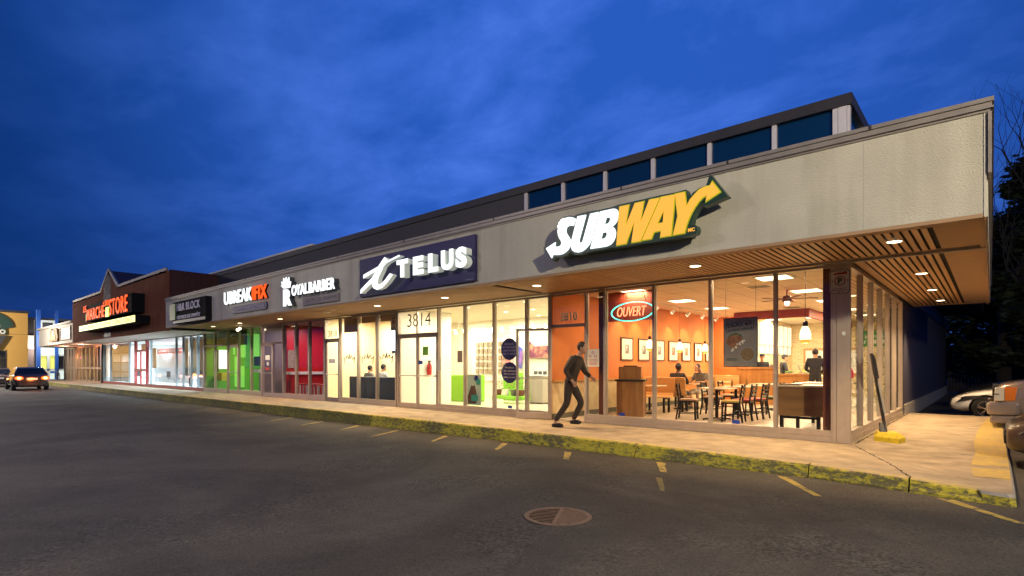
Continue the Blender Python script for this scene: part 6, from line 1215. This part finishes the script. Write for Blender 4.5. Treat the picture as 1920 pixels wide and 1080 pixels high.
def car(label, loc, rz, paint, L_=4.4, W_=1.8, kind='hatch', lights=False, wheel_r=.32, cat='car', name='parked_car', group=None):
    """nose towards +X, ground at z=0, origin amidships"""
    t = thing(name, label, cat, (0, 0, 0), group=group); h = L_/2; w = W_/2
    P = {'hatch': dict(nose=.62, hood=.86, cowl=.98, belt=1.0, deck=1.02, tail=.98, roof=1.48, ws0=.55, ws1=-.05, rb1=-1.35, rb0=-1.95),
         'sedan': dict(nose=.58, hood=.80, cowl=.93, belt=.93, deck=.98, tail=.92, roof=1.42, ws0=.70, ws1=.02, rb1=-.95, rb0=-1.55),
         'suv': dict(nose=.80, hood=1.02, cowl=1.12, belt=1.12, deck=1.12, tail=1.08, roof=1.70, ws0=.60, ws1=.10, rb1=-1.65, rb0=-2.05),
         'pickup': dict(nose=1.02, hood=1.18, cowl=1.22, belt=1.22, deck=1.25, tail=1.25, roof=1.88, ws0=.75, ws1=.30, rb1=-.95, rb0=-1.15)}[kind]
    g = .20 if kind != 'pickup' else .36
    def sec(x, ww, top, low, sh=.80): return (x, [(0, low), (ww*.80, low), (ww*.96, low+.10), (ww, low+(top-low)*.45), (ww*.985, low+(top-low)*.72), (ww*.93, top-.035), (ww*sh, top), (0, top+.02)])
    r_ = .72 if kind != 'pickup' else .90
    S = [sec(h, w*(r_-.12), P['nose']-.10, g+.10), sec(h-.05, w*r_, P['nose'], g+.04), sec(h-.22, w*(r_+.16 if kind != 'pickup' else .97), P['nose']+.08, g), sec(h-.55, w*.98, P['hood']-.02, g), sec(h-1.0, w, P['hood']+.05, g), sec(P['ws0']+.05, w, P['cowl'], g), sec(0, w, P['belt'], g), sec(-h*.5, w, P['belt']+.01, g), sec(-h+.55, w*.99, P['deck'], g), sec(-h+.18, w*.93, P['tail'], g+.03), sec(-h+.03, w*.86, P['tail']-.06, g+.06), sec(-h, w*.78, P['tail']-.18, g+.14)]
    fx, rx = h-.78, -h+.80
    if kind == 'pickup': fx, rx = h-.95, -h+1.1
    b = loft(list(reversed(S))); me_o = b.build('body', paint, None, smooth=True, weld=True)
    cut = MB()
    for x in (fx, rx):
        for s in (-1, 1): cut.cyl((x, s*(w-.26), wheel_r), (x, s*(w+.2), wheel_r), wheel_r+.055, n=28)
    co_ = cut.build('cutter', 'trim_black', None)
    sb = me_o.modifiers.new('sub', 'SUBSURF'); sb.levels = 2; sb.render_levels = 2
    md = me_o.modifiers.new('b', 'BOOLEAN'); md.object = co_; md.operation = 'DIFFERENCE'; md.solver = 'EXACT'
    dg = bpy.context.evaluated_depsgraph_get(); dg.update(); nm = bpy.data.meshes.new_from_object(me_o.evaluated_get(dg)); bpy.data.objects.remove(me_o); bpy.data.objects.remove(co_)
    nm.materials.clear(); nm.materials.append(M[paint]); nm.materials.append(M['trim_black'])
    nm.polygons.foreach_set('use_smooth', [True]*len(nm.polygons)); nm.set_sharp_from_angle(angle=rad(35))
    for p in nm.polygons:
        c = p.center
        p.material_index = 1 if any(math.hypot(c.x-x, c.z-wheel_r) < wheel_r+.05 and abs(c.y) > .5*w for x in (fx, rx)) and abs(p.normal.y) < .9 else 0
        if any(math.hypot(c.x-x, c.z-wheel_r) < wheel_r+.04 and abs(c.y) < w-.2 for x in (fx, rx)): p.material_index = 1
    body = link('body', nm, t)
    # cabin: painted roof and pillars with dark glass set into it
    T = P['roof']; bz = P['belt']-.03; cw = w*.93; rw = w*.72
    b = MB(); A = [(P['ws0'], bz), (P['ws1'], T-.05), (P['ws1']-.25, T), (P['rb1']+.3, T), (P['rb1'], T-.05), (P['rb0'], bz)]
    Lf = []; Rt = []
    for x, z in A:
        ww = cw+(rw-cw)*(z-bz)/(T-bz); Lf.append((x, ww, z)); Rt.append((x, -ww, z))
    b.face(Lf); b.face(Rt)
    for i in range(len(A)-1): b.face([Lf[i], Lf[i+1], Rt[i+1], Rt[i]])
    b.face([Lf[0], Lf[-1], Rt[-1], Rt[0]]); b.build('cabin', paint, t, smooth=True, bevel=.035, weld=True)
    def sd(x, z, s, o=.004): ww = cw+(rw-cw)*(z-bz)/(T-bz)+o; return (x, s*ww, z)
    z0, z1 = bz+.07, T-.10
    def xs_(z): f = (z-bz)/(T-.05-bz); return P['ws0']+(P['ws1']-P['ws0'])*f-.10, P['rb0']+(P['rb1']-P['rb0'])*f+.12
    mid = -.45 if kind != 'pickup' else -.25
    for s in (-1, 1):
        a0, c0 = xs_(z0); a1, c1 = xs_(z1)
        for (p0, p1, q0, q1) in ((a0, a1, mid+.04, mid+.04), (mid-.04, mid-.04, c0, c1)):
            g_ = MB(); g_.face([sd(p0, z0, s), sd(p1, z1, s), sd(q1, z1, s), sd(q0, z0, s)]); g_.build('side_window', 'dark_glass', t)
    def cross(x0, za, x1, zb, off, nm_):
        g_ = MB(); f0 = (za-bz)/(T-bz); f1 = (zb-bz)/(T-bz); wa = cw+(rw-cw)*f0-.07; wb = cw+(rw-cw)*f1-.07
        g_.face([(x0+off, wa, za), (x0+off, -wa, za), (x1+off, -wb, zb), (x1+off, wb, zb)]); g_.build(nm_, 'dark_glass', t)
    f = lambda z, xa, xb: xa+(xb-xa)*(z-bz)/(T-.05-bz)
    cross(f(z0, P['ws0'], P['ws1']), z0, f(T-.08, P['ws0'], P['ws1']), T-.08, .006, 'windscreen'); cross(f(z0+.02, P['rb0'], P['rb1']), z0+.02, f(T-.10, P['rb0'], P['rb1']), T-.10, -.006, 'rear_window')
    for s in (-1, 1):
        b = MB(); b.ball((P['ws0']-.25, s*(w+.10), P['belt']+.06), (.07, .11, .07), 10, 6); b.bar((P['ws0']-.25, s*(w-.06), P['belt']-.0), (P['ws0']-.25, s*(w+.06), P['belt']+.03), .03); b.build('mirror', paint, t, smooth=True)
        for x in (fx, rx):
            b = MB(); y0 = s*(w-.20); y1 = s*(w-.01); prof = [(wheel_r*.62, y0), (wheel_r*.95, y0), (wheel_r, y0+s*.03), (wheel_r, y1-s*.03), (wheel_r*.94, y1), (wheel_r*.66, y1), (wheel_r*.64, y1-s*.03)]
            b.lathe((x, 0, wheel_r), prof, 28, axis='y'); wo = b.build('wheel', 'tyre', t, smooth=True)
            r = MB(); r.cyl((x, y0+s*.02, wheel_r), (x, y1-s*.10, wheel_r), wheel_r*.63, n=24); r.build('rim_well', 'trim_black', wo)
            r = MB(); r.lathe((x, 0, wheel_r), [(wheel_r*.64, y1-s*.035), (wheel_r*.66, y1-s*.005), (wheel_r*.60, y1-s*.01), (wheel_r*.60, y1-s*.04)], 28, axis='y'); r.cyl((x, y1-s*.05, wheel_r), (x, y1-s*.02, wheel_r), wheel_r*.14, n=12)
            for k in range(5):
                for d_ in (-.13, .13): a = k*2*math.pi/5+.3; r.bar((x+wheel_r*.12*math.cos(a), y1-s*.03, wheel_r+wheel_r*.12*math.sin(a)), (x+wheel_r*.61*math.cos(a+d_), y1-s*.022, wheel_r+wheel_r*.61*math.sin(a+d_)), .028, .02)
            r.build('rim', 'alloy', wo)
    # nose furniture
    nz = P['nose']; mk_lamp = 'lamp_clear' if kind in ('pickup', 'suv') else 'lamp_dark'
    for s in (-1, 1):
        b = MB()
        if kind == 'pickup':
            b.prism([(h-.18, nz-.30), (h-.02, nz-.30), (h-.03, nz-.02), (h-.18, nz-.02)], s*w*.66, s*w*.985, 'xz'); lo_ = b.build('headlight', mk_lamp, t, bevel=.015)
            b = MB(); b.prism([(h-.34, nz-.29), (h-.185, nz-.29), (h-.185, nz-.01), (h-.38, nz-.01)], s*w*.70, s*w*.988, 'xz'); b.build('side_lamp', 'lamp_amber', lo_, bevel=.01)
            b = MB(); b.box(h-.10, h-.015, s*w*.68 if s > 0 else -w*.99, w*.99 if s > 0 else -w*.68, nz-.17, nz-.15); b.build('lamp_bar', 'chrome', lo_)
        else:
            for k_ in range(1):
                b.raw([(h-.07, s*w*.60, nz-.13), (h-.14, s*w*.86, nz-.12), (h-.64, s*w*1.0, nz+.02), (h-.68, s*w*.975, nz+.10), (h-.32, s*w*.93, nz+.06), (h-.10, s*w*.66, nz-.01), (h-.22, s*w*.60, nz-.04), (h-.6, s*w*.80, nz+.0)], [(0, 1, 4, 5), (1, 2, 3, 4), (0, 5, 6), (3, 2, 7), (0, 6, 7, 1), (1, 7, 2), (5, 4, 7, 6), (4, 3, 7)])
            b.build('headlight', mk_lamp, t)
    if kind == 'pickup':
        b = MB(); b.box(h-.10, h+.01, -w*.64, w*.64, nz-.32, nz+.02); b.build('grille', 'trim_black', t); b = MB(); b.box(h-.42, h+.10, -w*.985, w*.985, g+.06, nz-.32); b.build('bumper', paint, t, bevel=.06); b = MB(); b.box(h-.35, h+.05, -w*.93, w*.93, g-.12, g+.055); b.build('air_dam', paint, t, bevel=.04)
        b = MB(); b.box(-h+.1, -1.25, -w*.86, w*.86, P['belt']-.02, P['belt']+.045); b.build('bed_cover', 'trim_black', t)
    else:
        b = MB(); b.box(h-.09, h+.004, -w*.42, w*.42, nz-.22, nz-.10); b.build('grille', 'trim_black', t); b = MB(); b.box(h-.07, h+.008, -w*.50, w*.50, g+.14, g+.26); b.build('lower_grille', 'trim_black', t)
    # tail
    for s in (-1, 1):
        b = MB(); z_ = P['tail']; b.raw([(-h-.004, s*w*.52, z_-.30), (-h-.004, s*w*.80, z_-.30), (-h+.20, s*w*.965, z_-.26), (-h+.24, s*w*.955, z_-.08), (-h+.02, s*w*.84, z_-.07), (-h+.0, s*w*.56, z_-.12), (-h+.25, s*w*.5, z_-.2)], [(0, 1, 4, 5), (1, 2, 3, 4), (0, 5, 6), (5, 4, 3, 6), (0, 6, 2, 1), (2, 6, 3)]); tl_ = b.build('tail_light', 'tail_red', t)
        if lights: MB().ball((-h-.01, s*w*.70, z_-.19), (.04, .21, .12), 12, 8).build('brake_glow', 'brake_lit', tl_); MB().ball((-h-.035, s*w*.70, z_-.19), (.02, .11, .07), 12, 8).build('brake_core', 'brake_core', tl_)
    b = MB(); b.box(-h-.012, -h+.02, -.26, .26, P['tail']-.30, P['tail']-.18); b.build('number_plate', 'plate_white', t); b = MB(); b.box(-h-.008, -h+.1, -w*.74, w*.74, g+.10, g+.24); b.build('rear_bumper', 'trim_black', t, bevel=.02)
    for s in (-1, 1):
        b = MB(); b.box(-.02, .14, s*(w-.012) if s > 0 else -w-.012, w+.012 if s > 0 else -(w-.012), P['belt']-.16, P['belt']-.13); b.box(-1.1, -.94, s*(w-.012) if s > 0 else -w-.012, w+.012 if s > 0 else -(w-.012), P['belt']-.16, P['belt']-.13); b.build('door_handle', paint, t)
    t.location = loc; t.rotation_euler.z = rz; return t
PI = math.pi
car('dark hatchback with both brake lights blazing, nearest on the far left lane', (-46.4, -4.58, -.27), PI, 'paint_dark', 4.3, 1.82, 'hatch', True, name='moving_car')
car('dark sedan with one bright tail light visible ahead of the hatchback', (-54.6, -5.35, -.27), PI, 'paint_bronze', 4.6, 1.85, 'sedan', True, name='moving_car')
car('white car parked nose-in behind the end of the side walk', (3.05, 9.6, -.17), PI, 'paint_white', 4.3, 1.75, 'sedan')
car('tan pickup truck parked nose-in beside the side walk', (4.55, 5.65, -.15), PI, 'paint_tan', 5.5, 1.98, 'pickup', wheel_r=.40, cat='pickup truck', name='pickup_truck')
car('dark brown car whose nose pokes in at the right edge beside the yellow kerb', (4.12, .15, -.12), PI, 'paint_bronze', 4.4, 1.86, 'hatch')
car('dark blue car parked beyond the white car', (3.1, 13.9, -.12), PI, 'paint_dark', 4.4, 1.8, 'hatch')
lum('brake_spill', 'POINT', (-43.8, -4.6, .5), 34, (1, .25, .05), .2)  # extra red light added behind the hatchback to tint its body
# bicycle against the timber front
t = thing('bicycle', 'dark bicycle leaning at the left end of the timber cafe front', 'bicycle', (-61.4, -.55, 0)); bx0, by0 = -62.6, -.5
for dx in (0, 1.05):
    b = MB(); b.lathe((bx0+dx, by0, .35), [(.33, -.02), (.355, 0), (.33, .02), (.31, 0)], 28, axis='y'); wo = b.build('wheel', 'tyre', t); b = MB()
    for k in range(12): a = k*math.pi/6; b.bar((bx0+dx, by0, .35), (bx0+dx+.32*math.cos(a), by0, .35+.32*math.sin(a)), .006)
    b.build('spokes', 'steel', wo)
b = MB()
for p, q in (((0, .35), (.42, .33)), ((0, .35), (.32, .78)), ((.42, .33), (.32, .85)), ((.42, .33), (.90, .75)), ((.32, .78), (.88, .85)), ((1.05, .35), (.86, .95))): b.bar((bx0+p[0], by0, p[1]), (bx0+q[0], by0, q[1]), .035)
b.build('frame', 'trim_black', t); b = MB(); b.box(bx0+.2, bx0+.45, by0-.07, by0+.07, .87, .93); b.build('saddle', 'black', t); b = MB(); b.bar((bx0+.84, by0-.28, 1.0), (bx0+.84, by0+.28, 1.0), .03); b.build('handlebar', 'black_metal', t); b = MB(); b.box(bx0-.25, bx0+.2, by0-.08, by0+.08, .74, .77); b.build('carrier', 'black_metal', t)
# ------------------------------------------------------------------ trees behind the car park
mat('bark', (.035, .028, .022), .9, bump=.6, bscale=20); mat('foliage', (.014, .022, .009), .75, col2=(.03, .045, .016), vscale=1.2); 
def limb(b, p, d, L_, r, depth, rr, tips, up=.25):
    n = 3; q = p
    for i in range(n):
        d = (d+Vector((rr.uniform(-.22, .22), rr.uniform(-.22, .22), rr.uniform(-.05, up)))).normalized(); q2 = q+d*L_/n; r2 = r*(1-.18)
        b.cyl(q, q2, r, r2, n=5 if depth < 2 else 7, cap=False); q, r = q2, r2
        if depth > 0 and i > 0:
            for _ in range(2): nd = (d+Vector((rr.uniform(-.9, .9), rr.uniform(-.9, .9), rr.uniform(-.1, .6)))).normalized(); limb(b, q, nd, L_*rr.uniform(.6, .8), r*.6, depth-1, rr, tips, up)
    tips.append(q)
def tree(label, x, y, h, spread, seed, leaves=True, name='leafy_tree', n_leaf=5200):
    rr = random.Random(seed); t = thing(name, label, 'tree', (x, y, -.12)); b = MB(); tips = []; top = h*.35
    b.cyl((x, y, -.2), (x+.1, y, top), h*.022, h*.016, n=9, cap=False)
    for k in range(6 if leaves else 5): a = k*2*PI/5+rr.uniform(-.4, .4); limb(b, Vector((x+.1, y, top*rr.uniform(.7, 1))), Vector((math.cos(a)*.7, math.sin(a)*.7, .8)).normalized(), h*.30, h*.011, 2 if leaves else 3, rr, tips)
    b.build('trunk', 'bark', t)
    if leaves:
        b = MB(); cl_ = [Vector((x+rr.gauss(0, 1)*spread*.42, y+rr.gauss(0, 1)*spread*.42, h*rr.uniform(.12, .98))) for _ in range(46)]
        cl_ = [c for c in cl_ if math.hypot(c.x-x, c.y-y) < spread*(1.08-.75*max(0, c.z/h-.45))]+tips[:20]
        for c in cl_:
            R__ = rr.uniform(.5, 1.15)*spread*.24
            for _ in range(n_leaf//len(cl_)):
                d = Vector((rr.gauss(0, 1), rr.gauss(0, 1), rr.gauss(0, .7))).normalized()*R__*rr.random()**.4; p = c+d; m3 = Matrix.Rotation(rr.uniform(0, 6.3), 3, 'Z') @ Matrix.Rotation(rr.uniform(-1.3, 1.3), 3, 'X'); s = rr.uniform(.14, .28)
                b.face([p+m3 @ Vector(q) for q in ((-s, 0, 0), (0, -s*.5, 0), (s, 0, 0), (0, s*.5, 0))])
        b.build('crown', 'foliage', t)
    return t
tree('dense dark tree rising behind the parked cars at the right edge', 3.9, 24, 11.4, 3.2, 1, n_leaf=15000); tree('dark tree standing just beyond the pickup, shorter than its neighbour', 1.9, 29, 9.4, 3.4, 2, n_leaf=12000)
tree('bare-branched tree reaching above the dark foliage beside the fascia end', 2.2, 25.5, 14.4, 4, 5, leaves=False, name='bare_tree')
tree('low dark tree in the gap beyond the navy side wall', -.6, 35, 8.0, 4.0, 3, n_leaf=7000); tree('tall dark tree far right behind the bare one', 5.6, 31, 13.6, 4.4, 4, n_leaf=8000); tree('dark tree at the back of the lot behind the white car', 3.4, 40, 9.5, 5, 6, n_leaf=6000); tree('broad dark tree filling the far right background', 12, 30, 11, 5, 7, n_leaf=6000)
# dark board fence closing the back of the lot
t = thing('board_fence', 'dark board fence at the back of the lot beyond the navy side wall', 'fence', (8, 28, -.12)); b = MB(); x = -.1
while x < 16: b.box(x, x+.14, 29.0+.0, 29.03, -.15, 1.75); x += .15
b.build('boards', 'bark', t)
# ------------------------------------------------------------------ lot lighting: assumed pole lamps standing out of view, added to light fascia and asphalt, weak sky-light sun
sun = bpy.data.lights.new('sun', 'SUN'); sun.energy = .06; sun.angle = rad(10); sun.color = (.9, .85, .9); so = bpy.data.objects.new('sun', sun); COL.objects.link(so); so.rotation_euler = (rad(60), 0, rad(50))
mat('pole_grey', (.2, .2, .2), .5, metal=.5); emit('lamp_head', (1, .8, .55), 12)
def pole(label, x, y, h, power, tx, ty, col, size=.25):
    t = thing('assumed_lot_lamp', label, 'assumed street lamp', (x, y, zg(x))); b = MB(); b.cyl((x, y, zg(x)), (x, y, h), .09, .06, n=12); b.build('pole', 'pole_grey', t); d = Vector((tx-x, ty-y, 0)).normalized()
    b = MB(); b.bar((x, y, h-.05), (x+d.x*1.2, y+d.y*1.2, h+.05), .07); b.build('arm', 'pole_grey', t); c = Vector((x+d.x*1.3, y+d.y*1.3, h+.03)); b = MB(); b.obox(c, (.6, .35, .12), Matrix.Rotation(math.atan2(d.y, d.x), 3, 'Z')); b.build('head', 'pole_grey', t); b = MB(); b.obox(c-Vector((0, 0, .065)), (.5, .28, .008), Matrix.Rotation(math.atan2(d.y, d.x), 3, 'Z')); b.build('lens', 'lamp_head', t)
    s = lum('assumed_lot_lamp_light', 'POINT', (c.x, c.y, c.z-.25), power, col, size)
pole('assumed tall car park lamp standing out of view to the right of the viewpoint', 9.5, -11.5, 6.8, 6300, 0, -2, (1, .85, .58))  # assumed lamp and pole, added out of view to light fascia and asphalt
pole('assumed tall car park lamp standing out of view to the left of the viewpoint', -14, -17.5, 8.5, 1700, -14, 0, (1, .84, .78))  # also assumed, added beyond the left edge to light the left asphalt
pole('assumed far car park lamp out of view toward the yellow building', -40, -16, 9, 1500, -40, 0, (1, .86, .72))  # unseen lamp, assumed and added to light the brown and cream fronts
